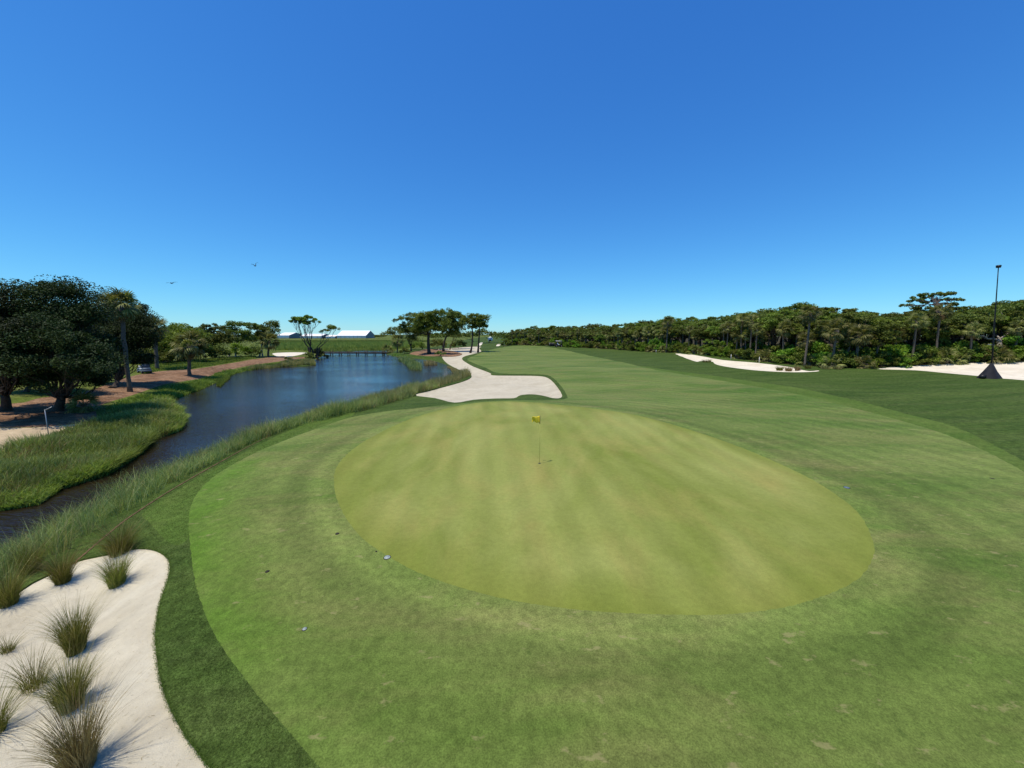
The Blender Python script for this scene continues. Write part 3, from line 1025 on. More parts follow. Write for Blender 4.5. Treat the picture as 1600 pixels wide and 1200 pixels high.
def rotm(az, e):
    ce, se, ca, sa = math.cos(e), math.sin(e), math.cos(az), math.sin(az)
    return np.array([[ce * ca, -sa, -se * ca], [ce * sa, ca, -se * sa], [se, 0, ce]])


def palm_trunk(h, r, rng, lean=(0, 0)):
    n = 12
    t = np.linspace(0, 1, n)
    pts = np.stack([lean[0] * t ** 1.4, lean[1] * t ** 1.4, -0.15 + (h + 0.15) * t], -1)
    pts[1:-1, :2] += rng.normal(size=(n - 2, 2)) * 0.02
    rad = r * (1.0 - 0.12 * t) * (1 + 0.06 * np.sin(np.arange(n) * 2.3)); rad[0] *= 1.35; rad[-2:] *= 1.3
    mb = MB().tube(pts, rad, 9)
    # old leaf bases below the crown
    for i in range(14):
        z = h - rng.uniform(0.0, min(1.2, h * 0.35)); a = rng.uniform(0, 6.283)
        f = z / h
        c0 = np.array([lean[0] * f ** 1.4, lean[1] * f ** 1.4, z])
        d = np.array([math.cos(a), math.sin(a), 0.9])
        mb.tube([c0 + d * r * 0.6, c0 + d * r * 2.0], [0.05, 0.03], 4)
    return mb


_fr = np.random.default_rng(5)
FRONDS = []
for i in range(3):
    mb = frond_mesh('frond', _fr, 15)
    me = mesh('frond', np.concatenate(mb.v), np.concatenate(mb.q), np.concatenate(mb.t)); me.materials.append(M['palm'])
    FRONDS.append((me, mb))
_mb = frond_mesh('frond', _fr, 11, dead=True)
DEADF = mesh('dead_frond', np.concatenate(_mb.v), np.concatenate(_mb.q), np.concatenate(_mb.t)); DEADF.materials.append(M['deadpalm'])
DEADB = _mb


def near_palm(label, base, top, rpx, r=0.17, n=30, nd=8, seed=1):
    """a palm close enough to tell its fronds apart: every frond a part"""
    rng = np.random.default_rng(seed)
    b = G(*base); tp = Pd(np.array(float(top[0])), np.array(float(top[1])), b[1])
    h = tp[2] - b[2]; s = rpx * b[1] / F / 1.65
    e = empty('palm_tree', b)
    palm_trunk(h, r, rng, (tp[0] - b[0], 0)).build('trunk', M['palmbark'], e, True)
    for az, el, q, dead in frond_rots(n, nd, rng):
        me = DEADF if dead else FRONDS[rng.integers(0, 3)][0]
        o = link('dead_frond' if dead else 'frond', me, None, e, (tp[0] - b[0], 0, h))
        o.rotation_euler = (rng.normal() * 0.55, -el, az); o.scale = (s * q,) * 3
    return tag(e, label, 'palm')


def palm_proto(h, r, n, nd, rng, fs=1.0):
    """a far palm: trunk and one crown"""
    tr = palm_trunk(h, r, rng, (rng.normal() * 0.3, rng.normal() * 0.3))
    cr, de = MB(), MB()
    topc = np.array([0, 0, h])
    for az, el, q, dead in frond_rots(n, nd, rng):
        src = DEADB if dead else FRONDS[rng.integers(0, 3)][1]
        v = np.concatenate(src.v) * q * fs
        ra = rng.normal() * 0.55
        v = v @ np.array([[1, 0, 0], [0, math.cos(ra), math.sin(ra)], [0, -math.sin(ra), math.cos(ra)]]) @ rotm(az, el).T + topc
        (de if dead else cr).add(v, np.concatenate(src.q), np.concatenate(src.t))
    e = empty('palm_tree', (0, 0, -50))
    tr.build('trunk', M['palmbark'], e, True); cr.build('crown', M['palm'], e); de.build('dead_skirt', M['deadpalm'], e)
    return e


# ------------------------------------------------------------------ near left trees
NE = dict(fill=16, dens=1.2, leaf=0.072, lm='cedar', tight=0.27)
photo_tree('cedar_tree', 'big dark cedar with thick trunk beside the angled grey post', 'tree', (92, 641),
           [(62, 475, 66, 66), (112, 474, 66, 64), (85, 460, 46, 40), (45, 505, 60, 60, 2), (95, 505, 70, 66), (142, 500, 52, 56), (55, 552, 66, 60, 1), (110, 552, 74, 60, -1), (152, 552, 46, 60),
            (75, 592, 60, 34, -2), (130, 592, 66, 36, 1), (30, 590, 44, 40, 2), (158, 602, 40, 30, 2), (60, 585, 80, 44, -4), (122, 580, 84, 44, -4.5), (95, 535, 84, 54, -3.5), (30, 565, 70, 50, -4), (150, 560, 50, 50, -3), (90, 600, 80, 30, -3)], 0.36, seed=11, fork=0.45, twig=5, **NE)
photo_tree('cedar_tree', 'dark cedar cut by the left picture edge with leaning trunk', 'tree', (8, 641),
           [(18, 472, 56, 58), (-25, 474, 60, 60), (5, 500, 66, 60), (-45, 520, 60, 70), (10, 550, 56, 66), (-30, 570, 70, 50), (28, 598, 50, 34), (-10, 604, 60, 30), (0, 580, 90, 50, -4), (-40, 560, 90, 60, -4), (10, 535, 80, 50, -3.5)], 0.34, seed=12, fork=0.5, twig=5, **NE)
photo_tree('cedar_tree', 'lower dark cedar behind the tall palm near the water', 'tree', (176, 606),
           [(205, 505, 54, 44, 3), (168, 486, 54, 54, 3), (192, 492, 40, 44, 4), (228, 512, 34, 36, 3), (170, 515, 50, 50, 3), (225, 530, 36, 46, 2), (190, 545, 60, 50, 2), (150, 540, 40, 60, 3), (215, 566, 40, 30, 2), (165, 580, 44, 36, 2)], 0.3, seed=13, fork=0.45, **NE)
photo_tree('cedar_tree', 'small dark cedar filling in behind the thick trunk', 'tree', (40, 612),
           [(40, 520, 60, 50), (10, 540, 60, 60), (70, 545, 60, 60), (35, 580, 70, 44), (110, 570, 50, 50)], 0.25, seed=14, **NE)
near_palm('tallest palm at left rising from the dark cedars', (203, 612), (188, 478), 27, 0.2, 34, 10, 21)
near_palm('dark-trunked palm behind the parked golf cart', (246, 577), (241, 511), 19, 0.26, 30, 9, 22)
near_palm('short lone palm on the pine straw by the pond', (296, 586), (296, 541), 25, 0.24, 30, 10, 23)
near_palm('small palm among oaks beside the far white sand patch', (419, 558), (421, 533), 16, 0.26, 26, 8, 24)
near_palm('small palm left of the oak grove across the pond', (621, 551), (621, 532), 12, 0.24, 24, 6, 25)
near_palm('low dark palmetto without trunk beside the thick cedar trunk', (131, 642), (131, 634), 24, 0.14, 24, 4, 26)
near_palm('low palmetto at the right end of the boardwalk', (606, 552), (606, 548), 11, 0.2, 20, 3, 27)

# oaks across the creek
photo_tree('oak_tree', 'round green oak behind the short lone palm', 'tree', (285, 566), [(268, 530, 50, 34), (300, 528, 46, 34), (285, 516, 40, 20, 4), (262, 548, 50, 26), (305, 550, 44, 26)], 0.25, 1.0, 0.17, 'oak2', seed=31, fill=5)
photo_tree('oak_tree', 'flat-crowned oak left of the pale-barked oaks', 'tree', (336, 560), [(326, 512, 34, 14), (343, 516, 30, 16), (316, 524, 34, 22), (338, 532, 40, 26), (355, 530, 26, 24), (322, 545, 34, 22)], 0.25, 1.0, 0.18, 'oak', seed=32, fill=5, bend=0.1)
photo_tree('oak_tree', 'spreading oak with pale bare leaning trunks by the pond', 'tree', (362, 557), [(375, 509, 40, 14), (356, 516, 30, 16), (392, 513, 30, 16), (370, 526, 46, 20), (350, 534, 30, 22), (388, 532, 30, 20)], 0.3, 0.9, 0.18, 'oak', 'barkpale', seed=33, fill=5, stems=2, spread=0.8)
photo_tree('oak_tree', 'rounded oak with pale branches beside the small palm', 'tree', (408, 557), [(424, 510, 32, 16), (406, 516, 30, 18), (430, 520, 22, 18), (414, 526, 34, 18), (398, 530, 26, 18)], 0.3, 0.9, 0.18, 'oak', 'barkpale', seed=34, fill=5, stems=2, spread=0.6)
photo_tree('shrub', 'yellow-green bush between the pale-barked oaks', 'shrub', (377, 559), [(374, 546, 26, 18), (384, 550, 20, 14), (366, 551, 20, 14)], 0.1, 1.0, 0.16, 'shrub', seed=35)
for i, (bx_, by_, x_, y_, w_, h_, lb) in enumerate([
        (255, 570, 256, 556, 46, 26, 'dense dark bush right of the dark-trunked palm'), (322, 566, 322, 553, 34, 24, 'dark bush below the flat-crowned oak'),
        (342, 563, 344, 551, 30, 24, 'dark green bush left of the pale leaning trunks'), (396, 559, 396, 549, 24, 20, 'dark bush at the foot of the rounded oak'),
        (278, 566, 280, 556, 34, 20, 'dense bush behind the short lone palm trunk')]):
    photo_tree('shrub', lb, 'shrub', (bx_, by_), [(x_, y_, w_, h_), (x_ - w_ * 0.3, y_ + 3, w_ * 0.5, h_ * 0.6), (x_ + w_ * 0.3, y_ + 3, w_ * 0.5, h_ * 0.6)], 0.1, 1.0, 0.17, 'oak', seed=40 + i)
photo_tree('shrub', 'small round bush on the grassy point by the sand patch', 'shrub', (450, 566), [(450, 560.5, 10, 9)], 0.06, 1.2, 0.14, 'oak', seed=48)
photo_tree('pine_tree', 'flat-topped tree with bare forked stems at the boardwalk end', 'tree', (486, 559),
           [(466, 500, 26, 13), (482, 499, 30, 14), (494, 502, 18, 12), (458, 504, 16, 8), (474, 506, 24, 8)], 0.5, 1.5, 0.15, 'oak2', seed=51, fork=0.16, bend=0.0, tight=0.16, stems=3, spread=0.5, twig=6, fill=4)
photo_tree('pine_tree', 'lower leaning tree with one side tuft beside the boardwalk', 'tree', (496, 560),
           [(517, 513.5, 18, 11), (525, 514, 12, 9), (510, 517, 10, 7), (503, 518, 7, 5)], 0.3, 1.5, 0.14, 'oak2', seed=52, fork=0.2, bend=0.0, stems=2, spread=0.4)
photo_tree('shrub', 'dark bush at the foot of the flat-topped tree', 'shrub', (482, 564), [(481, 557, 14, 15), (486, 560, 10, 9)], 0.08, 1.2, 0.15, 'oak', seed=53)
photo_tree('shrub', 'dark bush hanging over the water at the boardwalk end', 'shrub', (502, 559), [(500, 554, 20, 12), (510, 557, 12, 7), (494, 548, 14, 14)], 0.08, 1.2, 0.15, 'cedar', seed=54)

# oak grove behind the bunker
photo_tree('oak_tree', 'thin oak with open layered crown at the grove left side', 'tree', (642, 549), [(628, 500, 22, 9), (643, 494, 22, 10), (634, 508, 22, 8), (646, 506, 18, 14), (640, 518, 26, 12), (652, 522, 18, 14), (642, 530, 22, 12)], 0.3, 0.9, 0.19, 'oak', seed=61, fill=9, grow=1.18, bend=0.1)
photo_tree('oak_tree', 'broad spreading oak with thick dark trunk at the water', 'tree', (671, 553), [(668, 498, 40, 18), (682, 491, 32, 12), (660, 508, 34, 20), (684, 504, 34, 18), (674, 514, 46, 16), (656, 518, 20, 12)], 0.55, 1.1, 0.2, 'oak2', seed=62, fill=9, grow=1.18, fork=0.5)
photo_tree('oak_tree', 'tall middle oak of the grove with leaning trunk', 'tree', (693, 549), [(700, 491, 32, 13), (712, 497, 28, 16), (696, 503, 34, 16), (714, 508, 28, 14), (698, 514, 34, 14), (706, 521, 30, 10)], 0.4, 1.1, 0.2, 'oak', seed=63, fill=9, grow=1.18, fork=0.5)
photo_tree('oak_tree', 'rounded oak with twin trunks at the grove right end', 'tree', (739, 551), [(742, 497, 34, 12), (754, 501, 22, 16), (732, 504, 26, 14), (748, 508, 28, 12), (736, 513, 18, 8), (756, 511, 14, 8)], 0.42, 1.0, 0.19, 'oak2', seed=64, fill=9, grow=1.18, stems=2, spread=1.2, fork=0.55)
photo_tree('oak_tree', 'slender oak behind the grove between the two big crowns', 'tree', (703, 546), [(716, 512, 26, 18), (724, 505, 22, 14), (710, 524, 22, 12)], 0.25, 0.9, 0.2, 'oak', seed=65)
photo_tree('oak_tree', 'slender dark oak standing behind the thick dark trunk', 'tree', (660, 545), [(652, 514, 20, 14), (662, 520, 22, 14), (648, 526, 18, 12)], 0.22, 0.9, 0.2, 'oak', seed=66)
for i, (bx_, by_, w_, h_, lb, mm) in enumerate([(632, 553, 18, 10, 'low dark bush left of the grove at the waterline', 'oak'), (688, 556, 18, 8, 'low dark bush right of the thick dark trunk', 'oak'),
                                                (650, 546, 30, 12, 'green bush behind the thin open-crowned oak', 'oak2'), (716, 545, 26, 14, 'bush behind the sand between the grove oaks', 'oak'),
                                                (684, 546, 26, 16, 'bush behind the leaning grove trunk', 'oak')]):
    photo_tree('shrub', lb, 'shrub', (bx_, by_), [(bx_, by_ - h_ * 0.5, w_, h_), (bx_ - w_ * 0.3, by_ - h_ * 0.35, w_ * 0.5, h_ * 0.6), (bx_ + w_ * 0.3, by_ - h_ * 0.35, w_ * 0.5, h_ * 0.6)], 0.1, 1.0, 0.18, mm, seed=70 + i)

# ------------------------------------------------------------------ prototypes for the wood
PR = np.random.default_rng(99)
FRONT_XY = FRONT[:, :2]


def oak_proto(rng, lm, flat=False):
    pads = []
    n = rng.integers(9, 13)
    for i in range(n):
        a = rng.uniform(0, 6.283); q = math.sqrt(rng.uniform(0, 1)) * 3.4
        z = 7.6 - 0.20 * q * q + rng.normal() * 0.5 - (rng.uniform(0, 3.2) if rng.random() < 0.35 else 0)
        rr = rng.uniform(1.1, 1.9)
        pads.append(((q * math.cos(a), q * math.sin(a), max(2.2, z)), (rr, rr * rng.uniform(0.8, 1.1), rr * rng.uniform(0.5, 0.75))))
    wd, lf = tree_meshes(pads, 0.33, 1.0, 0.14, rng, fork=0.5, twig=2, tight=0.19)
    e = empty('oak_tree', (0, 0, -50))
    wd.build('trunk', M['bark'], e, True); lf.build('crown', M[lm], e)
    return e


def shrub_proto(rng, lm, leaf=0.13):
    pads = []
    for i in range(7):
        a = rng.uniform(0, 6.283); q = math.sqrt(rng.uniform(0, 1)) * 1.3
        rr = rng.uniform(0.55, 0.95)
        pads.append(((q * math.cos(a), q * math.sin(a), rng.uniform(0.5, 1.9) - 0.3 * q), (rr, rr, rr * 0.75)))
    wd, lf = tree_meshes(pads, 0.08, 1.1, leaf, rng, fork=0.3, stems=2, spread=0.2, twig=2)
    e = empty('shrub', (0, 0, -50))
    wd.build('stem', M['bark'], e, True); lf.build('foliage', M[lm], e)
    return e


OAKS = [oak_proto(PR, lm) for lm in ('oak', 'oak2', 'oak', 'oak2', 'oak', 'oak')]
SHRUBS = [shrub_proto(PR, lm) for lm in ('shrub', 'oak2', 'oak', 'shrub', 'oak2')]
PALMS = [palm_proto(h, 0.17, n, nd, PR, fs) for h, n, nd, fs in ((4.2, 26, 8, 1.0), (6.0, 28, 10, 1.05), (7.6, 28, 12, 1.0), (9.0, 26, 10, 1.05), (0.4, 20, 4, 0.95), (5.2, 22, 14, 1.1))]
USED = set()


def place(proto, x, y, s, rz, label, cat, group, sz=None, sink=0.0):
    if proto.name in USED:
        o = copy_tree(proto)
    else:
        o = proto; USED.add(proto.name)
    o.location = (x, y, float(gz(x, y)[0]) - sink); o.rotation_euler = (0, 0, rz); o.scale = (s, s, sz or s)
    return tag(o, label, cat, group)


_fu = np.concatenate([[0], np.cumsum(np.hypot(*np.diff(FRONT_XY, axis=0).T))])


def front_at(px):
    """point of the wood's edge seen at picture column px, with its outward normal"""
    i = np.clip(np.searchsorted(_fp[:, 0], px) - 1, 0, len(_fp) - 2)
    f = (px - _fp[i, 0]) / (_fp[i + 1, 0] - _fp[i, 0])
    p = FRONT_XY[i] * (1 - f) + FRONT_XY[i + 1] * f
    return p, p / np.hypot(*p)


SKYLINE = np.array([(700, 524), (770, 521), (790, 519), (800, 514), (830, 511), (880, 507), (920, 506), (960, 505), (1000, 500), (1050, 495), (1100, 494), (1140, 491), (1180, 484), (1210, 477), (1235, 472),
                    (1252, 474), (1262, 479), (1290, 477), (1320, 481), (1370, 487), (1400, 486), (1420, 482), (1440, 478), (1500, 477), (1530, 476), (1560, 470), (1600, 463), (1760, 455)], float)


def zone(px):
    for lim, nm in ((860, 'near the low navy screen'), (930, 'right of the white-roofed cart'), (1010, 'before the sand strip starts'), (1090, 'over the left end of the sand strip'),
                    (1160, 'over the middle of the sand strip'), (1220, 'below the ridge over the sand strip'), (1290, 'around the tall dark palm'), (1380, 'between sand strip and sand slope'),
                    (1480, 'around the ivy-dark palm'), (1545, 'just left of the tall mast')):
        if px < lim: return nm
    return 'right of the tall mast'


def sky_h(px, depth_pt, jitter=0):
    """height of the wood's top at a ground point so that it reaches the ridge line"""
    py = np.interp(px, SKYLINE[:, 0], SKYLINE[:, 1]) + jitter
    return height_to(depth_pt, py)


fr = np.random.default_rng(1234)
# canopy oaks in three ranks behind the front
for rank, (step, back) in enumerate([(27, 8), (25, 15), (19, 24)]):
    px = 792.0 + rank * 7
    while px < 1650:
        p, nrm = front_at(px)
        d = np.hypot(*p)
        q = p + nrm * (back + fr.uniform(-2, 2))
        z = float(gz(*q)[0])
        hgt = max(3.0, sky_h(px, (q[0], q[1], z), (13 - 7 * rank) * fr.uniform(0.5, 1.3) if rank < 2 else fr.uniform(-1.5, 3)))
        s = hgt / 8.7
        place(OAKS[fr.integers(0, 6)], q[0], q[1], max(0.85, s * fr.uniform(1.1, 1.4)), fr.uniform(0, 6.28), ('front-rank oak of the wood ', 'middle-rank oak of the wood ', 'back oak forming the wood skyline ')[rank] + zone(px), 'tree', 'wood oaks ' + zone(px), s)
        wm = 4.2 * max(0.75, s)
        px += max(5, step * 55 / d * fr.uniform(0.8, 1.2) * 1.15)
# palms along the edge
px = 800.0
while px < 1650:
    p, nrm = front_at(px)
    d = np.hypot(*p)
    q = p + nrm * fr.uniform(0.5, 8)
    k = fr.choice([0, 1, 2, 5, 1, 2]) if px < 1300 else fr.choice([0, 1, 5])
    z = float(gz(*q)[0])
    top = sky_h(px, (q[0], q[1], z), fr.uniform(11, 24) if px < 1100 else fr.uniform(20, 48))
    hh = [4.2, 6.0, 7.6, 9.0, 0.4, 5.2][k] + 1.2
    s = np.clip(top / hh, 0.75, 1.35)
    place(PALMS[k], q[0], q[1], s * fr.uniform(0.9, 1.05), fr.uniform(0, 6.28), ('short', 'mid-height', 'tall', '', '', 'shaggy-skirted')[k] + ' palm at the wood edge ' + zone(px), 'palm', 'palms ' + zone(px), s)
    px += (6.5 if px < 1010 else 13 if px < 1200 else 22 if px < 1400 else 34) * fr.uniform(0.6, 1.4)
# marked palms standing out of the edge
for (px, py, tx, ty, k, lb) in [(1257, 573, 1259, 490, 3, 'tall dark palm standing clear before the wood ridge'), (1461, 566, 1463, 487, 3, 'tall ivy-dark palm below the umbrella-shaped oak'),
                                (1424, 570, 1425, 502, 2, 'palm with pale crown left of the ivy-dark palm'), (1157, 559, 1158, 499, 3, 'tall palm over the middle of the long sand strip'),
                                (1171, 561, 1168, 503, 2, 'palm leaning just right of the tall strip palm'), (1135, 557, 1135, 511, 2, 'yellowish palm left of the tall strip palm'), (1041, 551, 1042, 504, 2, 'tall palm at the left end of the long sand strip')]:
    b = G(px, py); hgt = height_to(b, ty)
    hh = [4.2, 6.0, 7.6, 9.0, 0.4, 5.2][k]
    place(PALMS[k], b[0], b[1], hgt / hh * 1.0, fr.uniform(0, 6.28), lb, 'palm', 'marked palms of the wood edge', hgt / hh)
# understorey shrubs and palmettos at the edge
for row, (back, st) in enumerate([(0.6, 20), (3.0, 22), (5.5, 26)]):
    px = 786.0 + 5 * row
    while px < 1650:
        p, nrm = front_at(px); d = np.hypot(*p)
        q = p + nrm * (back + fr.uniform(-0.6, 0.8))
        if fr.random() < 0.28 and row < 2:
            place(PALMS[4], q[0], q[1], fr.uniform(0.8, 1.3), fr.uniform(0, 6.28), 'low palmetto at the wood edge ' + zone(px), 'palmetto', 'palmettos ' + zone(px))
        else:
            k = fr.integers(0, 5)
            s = fr.uniform(0.6, 1.1) + 0.22 * row
            place(SHRUBS[k], q[0], q[1], s, fr.uniform(0, 6.28), ('yellow-green', 'bright green', 'dark green', 'lime-green', 'leaf-green')[k] + (' low shrub', ' mid-height shrub', ' tall shrub')[row] + ' at the wood edge ' + zone(px), 'shrub', 'shrubs ' + zone(px), s * fr.uniform(0.8, 1.3))
        px += max(5, st * 50 / d * fr.uniform(0.7, 1.2))
# flat umbrella oak above the ridge and the grey oak by the mast
photo_tree('oak_tree', 'umbrella-shaped oak rising above the wood on the right', 'tree', (1462, 563), [(1452, 463, 40, 9, 12), (1472, 461, 34, 8, 12), (1488, 469, 26, 8, 12), (1436, 470, 24, 7, 12), (1462, 471, 40, 8, 12), (1480, 477, 30, 8, 12), (1415, 478, 18, 6, 12), (1440, 482, 30, 10, 12)],
           0.35, 1.2, 0.15, 'oak', seed=81, fork=0.5, bend=0.2, tight=0.16)
photo_tree('oak_tree', 'grey-green oak with pale crooked limbs behind the mast', 'tree', (1560, 562), [(1510, 508, 40, 30, 3), (1545, 498, 50, 30, 4), (1585, 492, 50, 34, 4), (1580, 520, 60, 26, 3), (1530, 524, 50, 24, 3), (1610, 510, 50, 40, 4)],
           0.4, 0.9, 0.15, 'oak', 'barkpale', seed=82, fork=0.55, bend=0.0)
# far trees on the skyline
for i, (bx_, by_, pads, lb) in enumerate([
        (618, 529, [(622, 518, 34, 14), (608, 522, 26, 10), (634, 520, 24, 16)], 'far dark oak clump left of the grove on the skyline'),
        (590, 529, [(590, 525.5, 14, 5), (600, 525, 12, 5)], 'tiny far trees beside the largest white tent'),
        (765, 536, [(755, 521, 30, 14), (772, 523, 22, 12)], 'far oak behind the grove right end'),
        (785, 538, [(785, 526, 26, 14), (800, 525, 24, 14)], 'far low oak right of the white hut'),
        (740, 534, [(735, 524, 30, 12), (720, 525, 30, 10)], 'far oak seen between the grove trunks'),
        (690, 533, [(690, 525, 40, 10), (670, 525, 30, 10)], 'far low trees behind the grove middle'),
        (270, 549, [(262, 519, 34, 16), (285, 520, 30, 14)], 'far oak right of the dark-trunked palm'),
        (305, 545, [(305, 519, 30, 14), (320, 521, 26, 12)], 'far oak behind the round green oak'),
        (225, 560, [(225, 520, 50, 30), (245, 528, 40, 26)], 'oak filling in behind the dark cedars'),
        (180, 565, [(170, 510, 70, 50), (130, 520, 70, 50), (200, 530, 60, 40)], 'tall oak behind the tallest palm'),
        (60, 575, [(60, 505, 90, 60), (10, 520, 90, 60), (100, 530, 90, 50)], 'tall oak behind the big dark cedar')]):
    photo_tree('oak_tree', lb, 'tree', (bx_, by_), pads, 0.3, 1.0, 0.2 + 0.0025 * float(G(bx_, by_)[1]) * 0.5, 'oak', seed=90 + i)

for i in range(26):
    px = -110 + i * 15.5 + fr.uniform(-4, 4)
    b = G(max(px, -200), 561 + fr.uniform(-4, 3)); 
    hgt = height_to(b, (500 if px < 200 else 515) + fr.uniform(0, 14)); s = max(0.6, hgt / 8.7)
    w0 = 'behind the cedars' if px < 200 else 'behind the pond palms'
    place(OAKS[fr.integers(0, 6)], b[0], b[1], s * 1.1, fr.uniform(0, 6.28), 'background oak of the left wood ' + w0, 'tree', 'left wood oaks ' + w0, s)
    b = G(max(px + 6, -200), 566 + fr.uniform(-2, 2))
    place(SHRUBS[(1, 2, 4)[i % 3]], b[0], b[1], fr.uniform(0.9, 1.5), fr.uniform(0, 6.28), 'background shrub of the left wood ' + w0, 'shrub', 'left wood shrubs ' + w0)

# ------------------------------------------------------------------ reeds and grasses (uncountable)


def grass_stuff(name, label, poly, n, h, wk, matn, seed, lean=(0.15, 0.5), cat='grass', zoff=-0.03, segs=2, kind='stuff', clump=0.0, bias=None, tuss=0, tr=0.16):
    rng = np.random.default_rng(seed)
    P = sample_poly(poly, n, rng)
    tang = None
    if tuss:
        # gather blades into tussocks that lean outward
        C_ = sample_poly(poly, max(4, n // tuss), rng); ci = rng.integers(0, len(C_), n)
        sc_ = rng.uniform(0.5, 1.5, len(C_))[ci]
        off = rng.normal(size=(n, 2)) * (tr * sc_ * (1 + 0.012 * np.hypot(C_[ci, 0], C_[ci, 1])))[:, None]
        Q_ = C_[ci] + off
        ok = inside(poly, Q_[:, 0], Q_[:, 1])
        P = Q_[ok]; tang = np.arctan2(off[ok, 1], off[ok, 0]); tsc = sc_[ok]
    if clump:
        # gather into drifts
        cn = np.sin(P[:, 0] * 1.7 + 0.6 * np.sin(P[:, 1] * 1.1)) * np.sin(P[:, 1] * 1.3 + 1.1) * 0.5 + 0.5
        P = P[rng.random(len(P)) < (1 - clump) + clump * cn]
    ok = np.ones(len(P), bool)
    for bk_ in BUNKERS.values(): ok &= ~inside(bk_, P[:, 0], P[:, 1])
    P = P[ok]
    if tang is not None: tang = tang[ok]; tsc = tsc[ok]
    n = len(P)
    d = np.hypot(P[:, 0], P[:, 1])
    z = gz(P[:, 0], P[:, 1]) + zoff
    hv = rng.uniform(h[0], h[1], n) * (0.8 + 0.35 * np.sin(P[:, 0] * 0.9 + 1.0) * np.sin(P[:, 1] * 0.7))
    wv = np.maximum(0.008, wk * d) * rng.uniform(0.7, 1.3, n)
    ang = rng.uniform(0, 2 * math.pi, n)
    if tang is not None:
        if not clump: ang = tang + rng.normal(size=n) * 0.7; hv = hv * (0.6 + 0.45 * tsc)
    if bias is not None:
        ang = bias + rng.normal(size=n) * 0.9
    v, q, t = blades(np.column_stack([P, z]), hv, wv, ang, rng.uniform(lean[0], lean[1], n), segs, 0.35, rng)
    o = link(name, mesh(name, v, q, t), M[matn])
    tag(o, label, cat, kind=kind)
    return o


def ppoly(pts, z=None):
    p = np.array(pts, float)
    return (Pz(p[:, 0], p[:, 1], z) if z is not None else ground_pts(p[:, 0], p[:, 1]))[:, :2]


BANK_R = ppoly([(-160, 990), (-60, 965), (30, 908), (100, 866), (175, 812), (250, 770), (325, 728), (400, 690), (460, 669), (520, 653), (580, 639), (640, 622), (672, 611), (690, 603),
                (650, 604.5), (610, 617.5), (560, 633), (500, 649), (430, 671), (350, 702), (300, 724), (230, 757), (150, 800), (70, 839), (0, 869), (-60, 902), (-160, 930)])
grass_stuff('bank_reeds', 'grey-green reeds along the near bank of the creek', BANK_R, 56000, (0.4, 1.25), 0.0006, 'reed', 201, (0.1, 0.8), 'reeds', segs=3, tuss=45, tr=0.12)
grass_stuff('seed_reeds', 'pale seed-headed reeds along the bank near the waste bunker', ppoly([(560, 644), (600, 634), (650, 618), (690, 604), (712, 597), (728, 591), (737, 586), (726, 580), (705, 591), (680, 601), (650, 608), (610, 621), (570, 632)]),
            12000, (0.5, 1.35), 0.0008, 'reedpale', 202, (0.05, 0.5), 'reeds', segs=2, tuss=60, tr=0.25)
grass_stuff('pale_ground_cover', 'pale yellow-green low plants beside the sandy path', ppoly([(697, 573), (712, 577), (728, 583), (722, 588), (712, 588), (706, 580), (700, 577)]), 7000, (0.25, 0.6), 0.0010, 'reedpale', 203, (0.3, 0.9), 'ground cover')
grass_stuff('bank_reeds', 'pale dry stems scattered among the near bank reeds', BANK_R, 9000, (0.6, 1.35), 0.0006, 'reedpale', 206, (0.1, 0.7), 'reeds', segs=3, tuss=30, tr=0.14)
MARSH = ppoly([(-60, 735), (0, 714), (30, 702), (75, 687), (140, 666), (165, 648), (200, 640), (262, 630), (272, 641), (290, 655), (284, 672), (237, 690), (222, 708), (172, 740), (95, 764), (62, 788), (0, 798), (-60, 808)])
grass_stuff('marsh_grass', 'lush green marsh grass covering the left bank of the creek', MARSH, 80000, (0.3, 0.85), 0.0009, 'marshgrass', 204, (0.1, 0.9), 'grass', segs=2, tuss=70, tr=0.2)
grass_stuff('marsh_grass', 'greyish flowering grass mixed through the left bank', MARSH, 36000, (0.4, 1.0), 0.0007, 'reed', 205, (0.1, 0.7), 'grass', segs=3, tuss=90, tr=0.3)
grass_stuff('marsh_grass', 'dry tan stems dotted through the left bank', MARSH, 9000, (0.4, 0.95), 0.0007, 'tuftdry', 207, (0.2, 0.9), 'grass', segs=3, tuss=110, tr=0.22)
for i, (pts, n, lb) in enumerate([([(0, 800), (62, 790), (95, 766), (172, 742), (165, 732), (90, 752), (50, 772), (0, 780)], 4200, 'broad bright leaves arching over the creek nearest the camera'),
                                  ([(172, 742), (222, 710), (237, 692), (225, 686), (205, 702), (160, 732)], 3000, 'broad bright leaves arching over the creek at the bend'),
                                  ([(284, 674), (292, 655), (275, 640), (262, 628), (240, 632), (250, 655), (262, 680)], 6000, 'tall bright reeds on the tip of the grassy point')]):
    grass_stuff('broad_reeds', lb, ppoly(pts), n, (0.5, 0.95), 0.0016, 'bright', 210 + i, (0.4, 1.0), 'reeds', segs=3)
grass_stuff('bank_grass', 'bright green grass edging the far side of the pond', ppoly([(262, 628), (320, 607), (350, 593), (368, 584), (400, 578), (440, 574), (492, 571), (490, 564), (440, 567), (400, 571), (350, 581), (300, 598), (255, 608), (205, 622), (165, 640), (200, 640)]),
            40000, (0.3, 0.65), 0.0011, 'marshgrass', 215, (0.1, 0.8), 'grass', tuss=60, tr=0.2)
grass_stuff('point_reeds', 'pale reeds fringing the low point before the flat-topped tree', ppoly([(385, 579), (440, 574.5), (493, 571.5), (490, 566), (440, 570), (395, 575)]), 9000, (0.6, 1.2), 0.001, 'reedpale', 216, (0.05, 0.4), 'reeds', tuss=60, tr=0.3)
